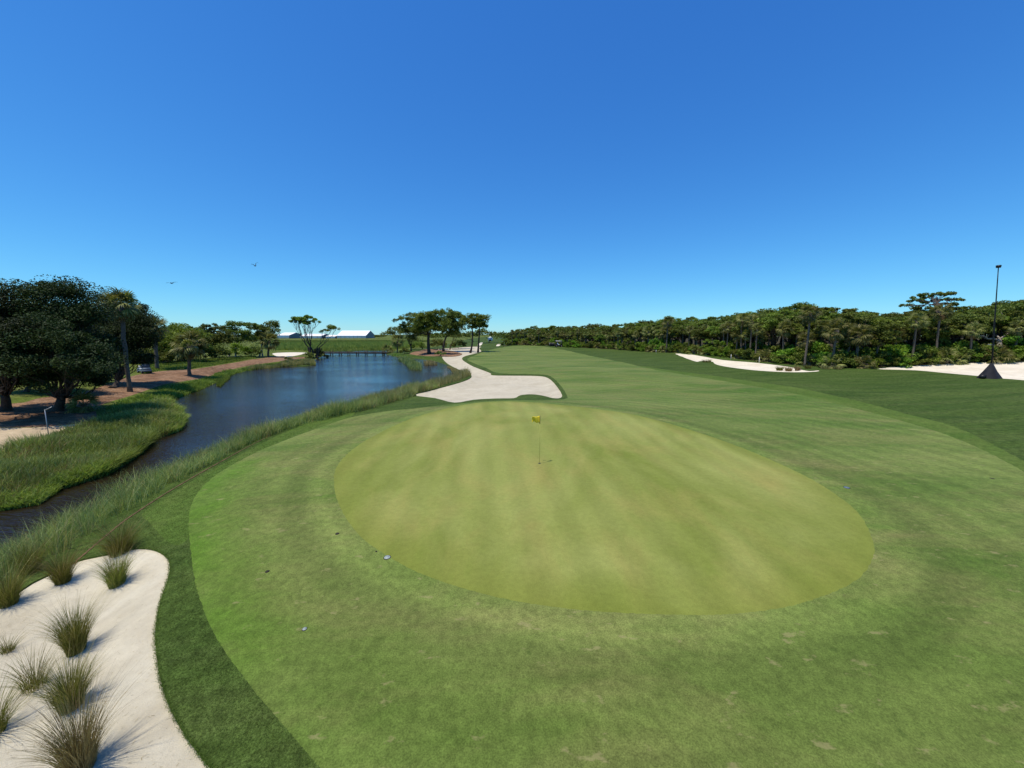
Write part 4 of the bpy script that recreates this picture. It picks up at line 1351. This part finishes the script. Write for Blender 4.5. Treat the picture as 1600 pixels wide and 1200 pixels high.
grass_stuff('meadow_grass', 'bright meadow grass behind the short lone palm', ppoly([(225, 585), (250, 579), (300, 576), (340, 570), (400, 560), (400, 556), (330, 561), (280, 564), (230, 570)]), 22000, (0.25, 0.5), 0.0012, 'marshgrass', 217, (0.1, 0.6), 'grass')
_rb = Pz(np.array([430., 606, 640, 660, 640, 540, 440]), np.array([549.0, 547.0, 546, 542, 537, 537, 538]), -1.1)[:, :2]
grass_stuff('reed_bed', 'wide bed of tall green reeds beyond the boardwalk', _rb, 60000, (0.9, 2.0), 0.0009, 'farmarsh', 218, (0.05, 0.4), 'reeds', tuss=80, tr=0.5)
_rb2 = Pz(np.array([400., 620, 680, 640, 420]), np.array([537., 536.5, 535, 533, 533]), -1.0)[:, :2]
grass_stuff('reed_bed', 'far olive marsh stretching to the white tents', _rb2, 40000, (0.8, 1.5), 0.001, 'farmarsh', 219, (0.05, 0.3), 'reeds')
for i, (pts, n, hh, mt, lb) in enumerate([([(632, 560), (645, 563), (658, 572), (660, 578), (640, 578), (634, 570), (622, 563)], 1700, (0.4, 1.3), 'reed', 'green reed clump standing in the water before the grove'),
                                          ([(662, 566), (676, 566), (684, 570), (664, 571)], 900, (0.4, 1.0), 'tuftdry', 'dead brown reed clump below the thick dark oak trunk'),
                                          ([(338, 603), (345, 605), (352, 597), (360, 591), (350, 590), (340, 597)], 2600, (0.4, 0.8), 'bright', 'small reed clump off the far pond bank'),
                                          ([(612, 556), (640, 558), (680, 563), (690, 560), (650, 556), (620, 553)], 5000, (0.3, 0.8), 'marshgrass', 'grass fringe at the foot of the grove')]):
    rng = np.random.default_rng(230 + i)
    P = sample_poly(ppoly(pts, ZW), n, rng)
    v, q, t = blades(np.column_stack([P, np.full(len(P), ZW - 0.1)]), rng.uniform(*hh, len(P)), np.hypot(P[:, 0], P[:, 1]) * 0.0011, rng.uniform(0, 6.28, len(P)), rng.uniform(0.05, 0.5, len(P)), 2, 0.35, rng)
    tag(link('reed_clump', mesh('reed_clump', v, q, t), M[mt]), lb, 'reeds')

# blades of the long rough beside the near bunker
_ro = ppoly([(640, 1370), (500, 1200), (400, 1060), (330, 960), (310, 800), (350, 735), (420, 700), (512, 660), (560, 640), (520, 645), (460, 667), (400, 690), (325, 728), (250, 770), (175, 812), (100, 866), (120, 880), (200, 875), (230, 900), (230, 1040), (320, 1200), (430, 1340)])
rng = np.random.default_rng(240)
P = sample_poly(_ro, 420000, rng)
dd_ = np.hypot(P[:, 0], P[:, 1])
P = P[rng.random(len(P)) < np.minimum(1, (7.0 / dd_) ** 2.2)]
P = P[~inside(FAIRWAY, P[:, 0], P[:, 1]) & ~inside(BUNKERS['near'], P[:, 0], P[:, 1]) & ~inside(BANK_R, P[:, 0], P[:, 1])][:150000]
dd_ = np.hypot(P[:, 0], P[:, 1])
v, q, t = blades(np.column_stack([P, gz(P[:, 0], P[:, 1]) - 0.004]), rng.uniform(0.02, 0.055, len(P)), np.maximum(0.004, 0.0006 * dd_), rng.uniform(0, 6.283, len(P)), rng.uniform(0.3, 1.0, len(P)), 1, 0.35, rng)
tag(link('rough_grass', mesh('rough_grass', v, q, t), M['roughblade']), 'short dark grass blades of the rough around the near bunker', 'grass', kind='stuff')

rng = np.random.default_rng(243)
bp = densify(BUNKERS['near'], 0.002)
bp = bp[(bp[:, 1] > 2.5) & (bp[:, 1] < 16) & (bp[:, 0] > -11)]
bp = np.repeat(bp, 9, 0) + rng.normal(size=(len(bp) * 9, 2)) * 0.02
bp = bp[~inside(BANK_R, bp[:, 0], bp[:, 1])]
v, q, t = blades(np.column_stack([bp, gz(bp[:, 0], bp[:, 1]) - 0.012]), rng.uniform(0.03, 0.085, len(bp)), np.full(len(bp), 0.006), rng.uniform(0, 6.283, len(bp)), rng.uniform(0.3, 1.2, len(bp)), 2, 0.4, rng)
tag(link('edge_grass', mesh('edge_grass', v, q, t), M['roughblade']), 'ragged grass blades hanging over the rim of the near bunker', 'grass', kind='stuff')

# ------------------------------------------------------------------ tufts in the bunker: each a thing
TUFTS = [(188, 868, 812, 0.46, 700, 0.9, 'tuft', 'bushy grass tuft on the top rim of the near bunker'),
         (183, 918, 862, 0.30, 750, 0.55, 'tuft', 'grass tuft just below the rim tuft in the near bunker'),
         (98, 914, 858, 0.28, 700, 0.6, 'tuft', 'grass tuft on the red line in the near bunker'),
         (48, 900, 842, 0.34, 650, 0.6, 'tuft', 'grass tuft merging with the bank reeds above the sand'),
         (14, 948, 880, 0.30, 600, 0.6, 'tuft', 'grass tuft at the left picture edge above the sand'),
         (119, 1022, 942, 0.28, 850, 0.45, 'tuft', 'upright dense grass tuft alone mid-bunker'),
         (54, 1078, 1008, 0.30, 190, 0.8, 'tuft', 'sparse spiky grass tuft left of the upright ones'),
         (112, 1108, 1028, 0.30, 850, 0.55, 'tuft', 'dense green tuft directly above the large brown tuft'),
         (126, 1205, 1082, 0.32, 700, 0.5, 'tuftdry', 'large brown dry-stalked tuft at the bottom of the picture'),
         (-12, 1150, 1060, 0.28, 300, 0.9, 'tuft', 'sparse tuft cut by the left picture edge'),
         (12, 1022, 985, 0.16, 130, 0.9, 'tuft', 'small wispy seedling tuft near the left edge')]
for i, (px, py, ty, rad, n, ln, mt, lb) in enumerate(TUFTS):
    n = int(n * 1.4)
    rng = np.random.default_rng(300 + i)
    b = G(px, py - 7); hgt = height_to(b, ty) * 1.12
    a = rng.uniform(0, 6.283, n); q = np.sqrt(rng.random(n)) * rad * 0.5
    z = gz(b[0] + q * np.cos(a), b[1] + q * np.sin(a)) - b[2] - 0.09
    P = np.column_stack([q * np.cos(a), q * np.sin(a), z])
    l = ln * 0.85 * (0.15 + 0.85 * q / (rad * 0.5)) * rng.uniform(0.5, 1.35, n)
    v, qd, t = blades(P, hgt * rng.uniform(0.28, 1.12, n) * (1.06 - 0.25 * q / (rad * 0.5)), rng.uniform(0.004, 0.008, n), a + rng.normal(size=n) * 0.5, l, 4, 0.4, rng)
    o = link('grass_tuft', mesh('grass_tuft', v, qd, t), M[mt], None, b)
    tag(o, lb, 'grass tuft', 'grass tufts of the near bunker')
    st = MB()
    ns = int(n * 0.12)
    a = rng.uniform(0, 6.283, ns); q = np.sqrt(rng.random(ns)) * rad * 0.3
    st.add(*blades(np.column_stack([q * np.cos(a), q * np.sin(a), np.full(ns, -0.08)]), hgt * rng.uniform(0.9, 1.3, ns), np.full(ns, 0.005), a + rng.normal(size=ns) * 0.6, rng.uniform(0.2, 0.9, ns) * (0.35 + 0.8 * ln), 4, 0.35, rng))
    st.build('dry_stalks', M['tuftdry'], o)
# litter of dry stalks lying on the sand
rng = np.random.default_rng(350)
P = sample_poly(BUNKERS['near'], 9000, rng)
P = P[(P[:, 0] > -12) & (P[:, 1] > 2.5) & (P[:, 1] < 16)][:900]
a = rng.normal(size=len(P)) * 0.7 + 0.4; ln_ = rng.uniform(0.015, 0.09, len(P)) * rng.uniform(0.3, 1, len(P)); zb = gz(P[:, 0], P[:, 1]) - 0.05 + 0.006
d_ = np.stack([np.cos(a), np.sin(a)], -1); sd_ = np.stack([-d_[:, 1], d_[:, 0]], -1) * 0.0022
e1 = P + d_ * ln_[:, None]; z1 = gz(e1[:, 0], e1[:, 1]) - 0.05 + rng.uniform(0.004, 0.03, len(P))
v = np.stack([np.column_stack([P - sd_, zb]), np.column_stack([P + sd_, zb]), np.column_stack([e1 + sd_, z1]), np.column_stack([e1 - sd_, z1])], 1).reshape(-1, 3)
tag(link('stalk_litter', mesh('stalk_litter', v, np.arange(len(P))[:, None] * 4 + np.arange(4)[None]), M['tuftdry']), 'scattered dry stalk litter on the near bunker sand', 'litter', kind='stuff')
# small grass at the foot of the wood on the sand
for i, (px, py, w_, lb) in enumerate([(1218, 578, 10, 'green grass tussock on the right end of the long sand strip'), (1232, 579, 10, 'brown grass tussock on the right end of the long sand strip'),
                                      (1246, 578, 7, 'small brown tussock right of the brown one on the sand'), (1262, 576, 8, 'tussock at the wood side of the sand strip end'),
                                      (1290, 577, 12, 'pale tussock between the sand strip and the sand slope'), (1308, 577, 12, 'second pale tussock between strip and slope'), (1435, 568, 9, 'tan tussock at the upper left rim of the sand slope'),
                                      (1498, 565.5, 10, 'tan tussock at the upper middle rim of the sand slope'), (1104, 566, 14, 'green tussock biting into the long sand strip')]):
    rng = np.random.default_rng(330 + i)
    b = G(px, py); n = 320; k = b[1] / F
    a = rng.uniform(0, 6.283, n); q = np.sqrt(rng.random(n)) * w_ * k * 0.4
    v, qd, t = blades(np.column_stack([q * np.cos(a), q * np.sin(a), np.full(n, -0.1)]), rng.uniform(0.35, 0.95, n), np.full(n, 0.03), a, rng.uniform(0.1, 0.8, n), 2, 0.35, rng)
    tag(link('grass_tussock', mesh('grass_tussock', v, qd, t), M['tuftdry' if 'brown' in lb or 'tan' in lb else 'reedpale' if 'pale' in lb else 'tuft'], None, b), lb, 'grass tuft', 'tussocks by the wood')

# ------------------------------------------------------------------ red line
rl = [(84, 897), (100, 887), (120, 876), (145, 855), (170, 834), (192, 816), (212, 802), (250, 777), (300, 747), (350, 719), (400, 692), (460, 664), (512, 643)]
rp = catmull(np.array(rl, float), 14, False)
gp = ground_pts(rp[:, 0], rp[:, 1])[:, :2]
tn = np.gradient(gp, axis=0); tn /= np.linalg.norm(tn, axis=1)[:, None]
nm_ = np.stack([-tn[:, 1], tn[:, 0]], -1)
wid = 0.015 + 0.008 * np.sin(np.arange(len(gp)) * 1.3) + 0.0010 * gp[:, 1]
va, vb = gp + nm_ * wid[:, None], gp - nm_ * wid[:, None]
nb_ = inside(BUNKERS['near'], gp[:, 0], gp[:, 1])
zz = np.where(nb_, -0.03, 0.018)
v = np.concatenate([np.column_stack([va, gz(*va.T) + zz]), np.column_stack([vb, gz(*vb.T) + zz])])
m_ = len(gp)
lo_ = link('painted_line', mesh('painted_line', v, [(i, i + m_, i + m_ + 1, i + 1) for i in range(m_ - 1)]), M['redline'])
tag(lo_, 'faded red painted hazard line between the bank and the apron', 'painted line')

# ------------------------------------------------------------------ flagstick
b = G(843, 724)
e = empty('flagstick', b)
fh = height_to(b, 649.5)
MB().tube([(0, 0, -0.1), (0, 0, fh * 0.55), (0, 0, fh - 0.36)], [0.008, 0.007, 0.006], 8).build('pole', M['yellowpole'], e, True)
MB().tube([(0, 0, fh - 0.37), (0, 0, fh)], [0.013, 0.013], 8).build('flag_sleeve', M['black'], e, True)
nu, nv = 16, 9
U, V_ = np.meshgrid(np.linspace(0, 1, nu), np.linspace(0, 1, nv))
fx = -0.34 * U + 0.03 * np.sin(U * 6) * (1 - V_)
fy = 0.075 * np.sin(U * 7.0 + V_ * 2.2) * U ** 0.6
fz = fh - 0.02 - 0.30 * V_ * (1 - 0.25 * U) - 0.05 * U * U + 0.03 * np.sin(U * 9 + 1) * U
v = np.stack([fx, fy, fz], -1).reshape(-1, 3)
q = [(j * nu + i, j * nu + i + 1, (j + 1) * nu + i + 1, (j + 1) * nu + i) for j in range(nv - 1) for i in range(nu - 1)]
fo_ = link('flag', mesh('flag', v, q, None, True), M['yellow'], e)
sm_ = fo_.modifiers.new('cloth', 'SOLIDIFY'); sm_.thickness = 0.004
MB().lathe([(0.001, 0.006), (0.050, 0.006), (0.054, 0.007), (0.054, 0.002)], 20).build('cup', M['black'], e)
tag(e, 'yellow flag on a thin flagstick standing in the putting green', 'flagstick')

# ------------------------------------------------------------------ sprinkler heads
for (px, py, r, mt, lb) in [(605, 871, 0.085, 'cap', 'round pale sprinkler cap beside the near left edge of the green'), (476, 983, 0.045, 'cap', 'small pale sprinkler cap in a dark hole, nearest the camera'),
                            (1323, 762, 0.095, 'bluegrey', 'blue-grey sprinkler cap outside the right edge of the green'), (527, 834, 0.05, 'soil', 'small dark sprinkler head left of the green'),
                            (418, 893, 0.045, 'soil', 'small dark sprinkler head on the left apron'), (1550, 748, 0.09, 'soil', 'dark sprinkler head near the right picture edge'), (588, 862, 0.022, 'soil', 'tiny dark peg next to the round pale sprinkler cap')]:
    b = G(px, py)
    e = empty('sprinkler_head', b)
    MB().lathe([(r * 1.2, -0.01), (r * 1.18, 0.006), (r * 1.05, 0.008), (r * 1.02, -0.004)], 18).build('collar', M['soil'], e, True)
    MB().lathe([(0.001, 0.024), (r * 0.25, 0.024), (r * 0.27, 0.019), (r * 0.85, 0.017), (r * 0.98, 0.006), (r * 0.98, -0.02)], 18).build('cap', M[mt], e)
    tag(e, lb, 'sprinkler', 'sprinkler heads in the apron')

# ------------------------------------------------------------------ mast with weighted pyramid
b = G(1546, 591)
e = empty('camera_mast', b)
k = b[1] / F
apex = height_to(b, 567.5)
hw = 15.5 * k * 0.82
me_ = MB()
rot = 0.35
cs = [(hw * math.cos(rot + a), hw * math.sin(rot + a), -0.05) for a in (0.785, 2.356, 3.927, 5.498)]
cs = [(x * 1.2, y * 1.2, z) for x, y, z in cs]
ring1 = [(x * 0.52 + 0.04 * (-1) ** i, y * 0.52, apex * 0.47) for i, (x, y, z) in enumerate(cs)]
ring2 = [(x * 0.10, y * 0.10, apex) for x, y, z in cs]
me_.add(cs + ring1 + ring2, [(i, (i + 1) % 4, 4 + (i + 1) % 4, 4 + i) for i in range(4)] + [(4 + i, 4 + (i + 1) % 4, 8 + (i + 1) % 4, 8 + i) for i in range(4)] + [(8, 9, 10, 11)])
me_.build('canvas_skirt', M['navy'], e)
MB().box((-hw * 1.25, -hw * 0.3, 0.22), (0.5, 0.45, 0.42), 0.3, 0.9).build('equipment_case', M['black'], e)
tp = Pd(np.array(1560.0), np.array(418.0), b[1]) - b
pts = [np.array([0, 0, apex - 0.1]) + (tp - np.array([0, 0, apex - 0.1])) * f for f in (0, 0.2, 0.4, 0.6, 0.8, 1.0)]
MB().tube(pts, [0.075, 0.07, 0.06, 0.055, 0.045, 0.04], 8).build('mast', M['black'], e, True)
MB().box(tp + (0, 0, 0.1), (0.30, 0.30, 0.26), 0.4, 1.2).build('camera_head', M['black'], e)
MB().tube([tp + (-0.2, 0, 0.2), tp + (0.25, 0, 0.24)], 0.06, 8).build('lens', M['black'], e)
MB().tube([pts[1] + (0.2, 0, 0), pts[1] + (-0.5, 0.1, 0.1)], 0.03, 6).build('bracket', M['grey'], e)
for s_ in (-1, 1):
    MB().tube([tp * 0.62, np.array([0.4 * s_, 0.1 * s_, apex * 0.8])], 0.008, 4).build('guy_rope', M['black'], e)
tag(e, 'tall thin black mast rising from a dark canvas pyramid base', 'mast')

# ------------------------------------------------------------------ post on the left bank
b = G(77, 686)
e = empty('marker_post', b)
hp = height_to(b, 640)
MB().tube([(0, 0, -0.2), (0, 0, hp * 0.5), (0.01, 0, hp)], [0.026, 0.025, 0.025], 8).build('post', M['grey'], e, True)
MB().tube([(0, 0, hp - 0.03), (0.42, 0.05, hp + 0.16)], [0.028, 0.02], 8).build('arm', M['grey'], e, True)
tag(e, 'grey metal post with a short raised arm beside the left creek bank', 'post')
# white stakes at the wood edge
for (px, py, lb) in [(1186, 567, 'white rope stake behind the long sand strip'), (1025, 552.5, 'white stake left of the long sand strip'), (1142, 562, 'white rope stake near the middle of the long sand strip')]:
    b = G(px, py); e = empty('rope_stake', b)
    MB().tube([(0, 0, -0.1), (0, 0, 1.0)], 0.035, 8).build('post', M['white'], e, True)
    MB().lathe([(0.001, 1.07), (0.05, 1.05), (0.05, 0.99), (0.034, 0.985)], 10).build('cap', M['white'], e)
    tag(e, lb, 'stake', 'rope stakes')

# ------------------------------------------------------------------ boardwalk
a0 = Pz(np.array(498.), np.array(555.0), ZW); a1 = Pz(np.array(606.), np.array(555.0), ZW)
L = np.hypot(*(a1 - a0)[:2]); rz = math.atan2(a1[1] - a0[1], a1[0] - a0[0])
e = empty('boardwalk', (a0[0], a0[1], ZW), rz)
DK = 0.85
npk = int(L / 0.3)
pm = MB().box((0, 0, 0), (0.28, 2.0, 0.06))
pme = mesh('plank', np.concatenate(pm.v), np.concatenate(pm.q)); pme.materials.append(M['wood'])
for i in range(npk):
    link('plank', pme, None, e, ((i + 0.5) * L / npk, 0, DK + random.uniform(-0.008, 0.008)))
for s_ in (-1, 1):
    MB().box((L / 2, s_ * 0.93, DK - 0.16), (L, 0.12, 0.24)).build('beam', M['wood'], e)
    MB().box((L / 2, s_ * 0.93, DK + 0.22), (L, 0.12, 0.12)).build('kerb_rail', M['wood'], e)
    for i in range(8):
        MB().tube([(L * (i + 0.5) / 8, s_ * 0.80, -0.8), (L * (i + 0.5) / 8, s_ * 0.80, DK + 0.75 if i % 2 else DK + 0.45)], 0.14, 8).build('pile', M['wood'], e, True)
tag(e, 'low dark wooden boardwalk crossing the far end of the pond', 'bridge')

# ------------------------------------------------------------------ white tents far across the marsh


def tent(x0, x1, top, eave, base, depth_m, lb):
    b0 = Pz(np.array(float(x0)), np.array(float(base)), -1.0); y = b0[1]
    b1 = Pd(np.array(float(x1)), np.array(float(base)), y)
    L = b1[0] - b0[0]
    he = height_to(b0, eave); ht = height_to((b0[0], y + depth_m / 2, b0[2]), top)
    e = empty('tent', b0)
    D = depth_m
    nb = max(2, int(L / 6))
    for i in range(nb):           # roof bays
        xa, xb = L * i / nb + 0.03, L * (i + 1) / nb - 0.03
        v = [(xa, -0.4, he), (xb, -0.4, he), (xb, D / 2, ht), (xa, D / 2, ht), (xb, D + 0.4, he), (xa, D + 0.4, he)]
        v += [(p[0], p[1], p[2] - 0.15) for p in v]
        MB().add(v, [(0, 1, 2, 3), (3, 2, 4, 5), (7, 6, 9, 8), (8, 9, 11, 10), (0, 6, 7, 1)]).build('roof_panel', M['white'], e)
    MB().box((L / 2, 0.15, he / 2), (L - 0.4, 0.1, he)).build('front_wall', M['white'], e)
    for x_ in (0.2, L - 0.2):
        MB().add([(x_, 0, 0), (x_, D, 0), (x_, D, he), (x_, D / 2, ht - 0.15), (x_, 0, he)], None, [(0, 1, 2), (0, 2, 3), (0, 3, 4)]).build('gable', M['bluegrey'], e)
    for i in range(nb + 1):
        MB().box((L * i / nb, -0.05, he / 2), (0.18, 0.18, he)).build('frame_post', M['grey'], e)
    return tag(e, lb, 'tent')


tent(433, 452, 519.5, 524, 529, 40, 'leftmost white tent with blue-grey gable, partly behind the oak')
tent(469, 503, 521.5, 525, 529, 30, 'long low white tent seen through the bare forked stems')
tent(509, 524, 523.2, 525.6, 529, 26, 'smallest white tent between two larger ones')
tent(526, 572, 516.5, 524.5, 529, 40, 'largest white tent with steep roof and gable at right')
# white hut and far equipment
b = G(766, 533)
e = empty('hut', b); k = b[1] / F
MB().box((0, 0, 2.4 * k), (7 * k, 6 * k, 5 * k)).build('wall', M['white'], e)
v = [(-4 * k, -3.4 * k, 4.9 * k), (4 * k, -3.4 * k, 4.9 * k), (4 * k, 3.4 * k, 4.9 * k), (-4 * k, 3.4 * k, 4.9 * k), (0, -3.4 * k, 7 * k), (0, 3.4 * k, 7 * k)]
MB().add(v, [(0, 4, 5, 3), (4, 1, 2, 5), (0, 3, 2, 1)], [(0, 1, 4), (2, 3, 5)]).build('roof', M['white'], e)
MB().box((0.4 * k, -3.05 * k, 1.2 * k), (3.2 * k, 0.2 * k, 2.4 * k)).build('door', M['navy'], e)
tag(e, 'small white hut with pitched roof at the far end of the fairway', 'hut')
for (px, py, w_, h_, lb) in [(807, 538.5, 15, 5, 'low dark navy screen at the wood edge beyond the fairway crest'), (862, 541, 7, 5, 'dark navy screen left of the white-roofed cart')]:
    b = G(px, py); k = b[1] / F; e = empty('screen_fence', b)
    for i in range(4):
        MB().box(((i - 1.5) * w_ * k / 4, 0, h_ * k / 2), (w_ * k / 4 - 0.05, 0.06, h_ * k)).build('panel', M['navy'], e)
    for i in range(5):
        MB().tube([((i - 2) * w_ * k / 4, 0.06, -0.1), ((i - 2) * w_ * k / 4, 0.06, h_ * k + 0.1)], 0.05, 6).build('post', M['grey'], e)
    tag(e, lb, 'screen')


def golf_cart(px, py, s, rz, roofm, bodym, lb):
    b = G(px, py); e = empty('golf_cart', b, rz); e.scale = (s, s, s)
    MB().box((0, 0, 0.42), (2.2, 1.1, 0.22)).box((0.85, 0, 0.68), (0.5, 1.05, 0.42), 0, 0.82).box((-0.75, 0, 0.66), (0.7, 1.1, 0.36), 0, 0.9).build('body', M[bodym], e)
    MB().box((-0.1, 0, 0.70), (0.5, 1.0, 0.16)).box((-0.38, 0, 0.98), (0.12, 1.0, 0.5)).build('seat', M['white'], e)
    MB().box((-0.05, 0, 1.82), (1.8, 1.15, 0.07), 0, 0.92).build('roof', M[roofm], e)
    for x_ in (-0.8, 0.72):
        for y_ in (-0.5, 0.5):
            MB().tube([(x_ * 1.08, y_, 0.6), (x_, y_, 1.8)], 0.025, 6).build('roof_post', M['black'], e)
            wv = MB().tube([(x_, y_ - 0.1, 0.24), (x_, y_ + 0.1, 0.24)], 0.24, 14).build('wheel', M['skin'], e, False)
            MB().tube([(x_, y_ - 0.11, 0.24), (x_, y_ + 0.11, 0.24)], 0.11, 10).build('rim', M['grey'], wv)
    MB().box((0.74, 0, 1.2), (0.04, 0.95, 0.6)).build('windscreen', M['bluegrey'], e)
    MB().tube([(0.62, 0.25, 0.85), (0.42, 0.25, 1.05)], 0.03, 6).lathe([(0.17, 1.04), (0.19, 1.06), (0.17, 1.08)], 14, (0.42, 0.25, 0)).build('steering_wheel', M['black'], e)
    return tag(e, lb, 'golf cart')


golf_cart(226, 583, 0.95, -0.5, 'navy', 'bluegrey', 'parked golf cart in shade under the dark cedars')
golf_cart(873, 542, 1.25, 0.1, 'white', 'navy', 'dark cart with white roof parked at the far wood edge')
# pale rocks on the sand far left and by the grove
# ------------------------------------------------------------------ birds


def bird(px, py, y, span, yaw, roll, up, lb):
    c0 = Pd(np.array(float(px)), np.array(float(py)), y)
    e = empty('bird', c0, yaw); e.rotation_euler = (roll, 0.0, yaw)
    s = span
    MB().tube([(0.26 * s, 0, 0.0), (0.2 * s, 0, 0.01 * s), (0.08 * s, 0, 0), (-0.08 * s, 0, 0), (-0.2 * s, 0, 0.0)], [0.008 * s, 0.035 * s, 0.055 * s, 0.05 * s, 0.012 * s], 8).build('body', M['feather'], e, True)
    MB().add([(-0.18 * s, -0.02 * s, 0), (-0.18 * s, 0.02 * s, 0), (-0.31 * s, 0.06 * s, 0), (-0.31 * s, -0.06 * s, 0), (-0.18 * s, 0, 0.012 * s), (-0.3 * s, 0, 0.008 * s)], [(0, 3, 5, 4), (4, 5, 2, 1), (0, 1, 2, 3)]).build('tail', M['feather'], e)
    for sd_ in (-1, 1):
        st = [(0.0, 0.02, 0.0, 0.16), (0.0, 0.22, up * 0.14, 0.15), (-0.03, 0.38, up * 0.17, 0.11), (-0.12, 0.5, up * 0.12, 0.02)]
        v = []
        for (x_, y_, z_, cw) in st:
            v += [(s * (x_ + cw / 2), s * y_ * sd_, s * z_), (s * (x_ - cw / 2), s * y_ * sd_, s * z_), (s * x_, s * y_ * sd_, s * (z_ + 0.012))]
        q = []
        for i in range(3):
            a, b_ = 3 * i, 3 * i + 3
            q += [(a, b_, b_ + 2, a + 2), (a + 2, b_ + 2, b_ + 1, a + 1), (a + 1, b_ + 1, b_, a)]
        MB().add(v, q).build('wing', M['feather'], e)
    return tag(e, lb, 'bird')


bird(268, 442.5, 42, 1.05, -1.3, 0.12, 0.5, 'dark bird gliding with spread wings above the dark trees')
bird(399, 415.5, 44, 0.85, 2.6, -0.4, 2.0, 'dark bird flapping with raised wings higher in the sky')
for o in (OAKS + SHRUBS + PALMS):
    if o.name not in USED:
        for ch in list(o.children): bpy.data.objects.remove(ch)
        bpy.data.objects.remove(o)
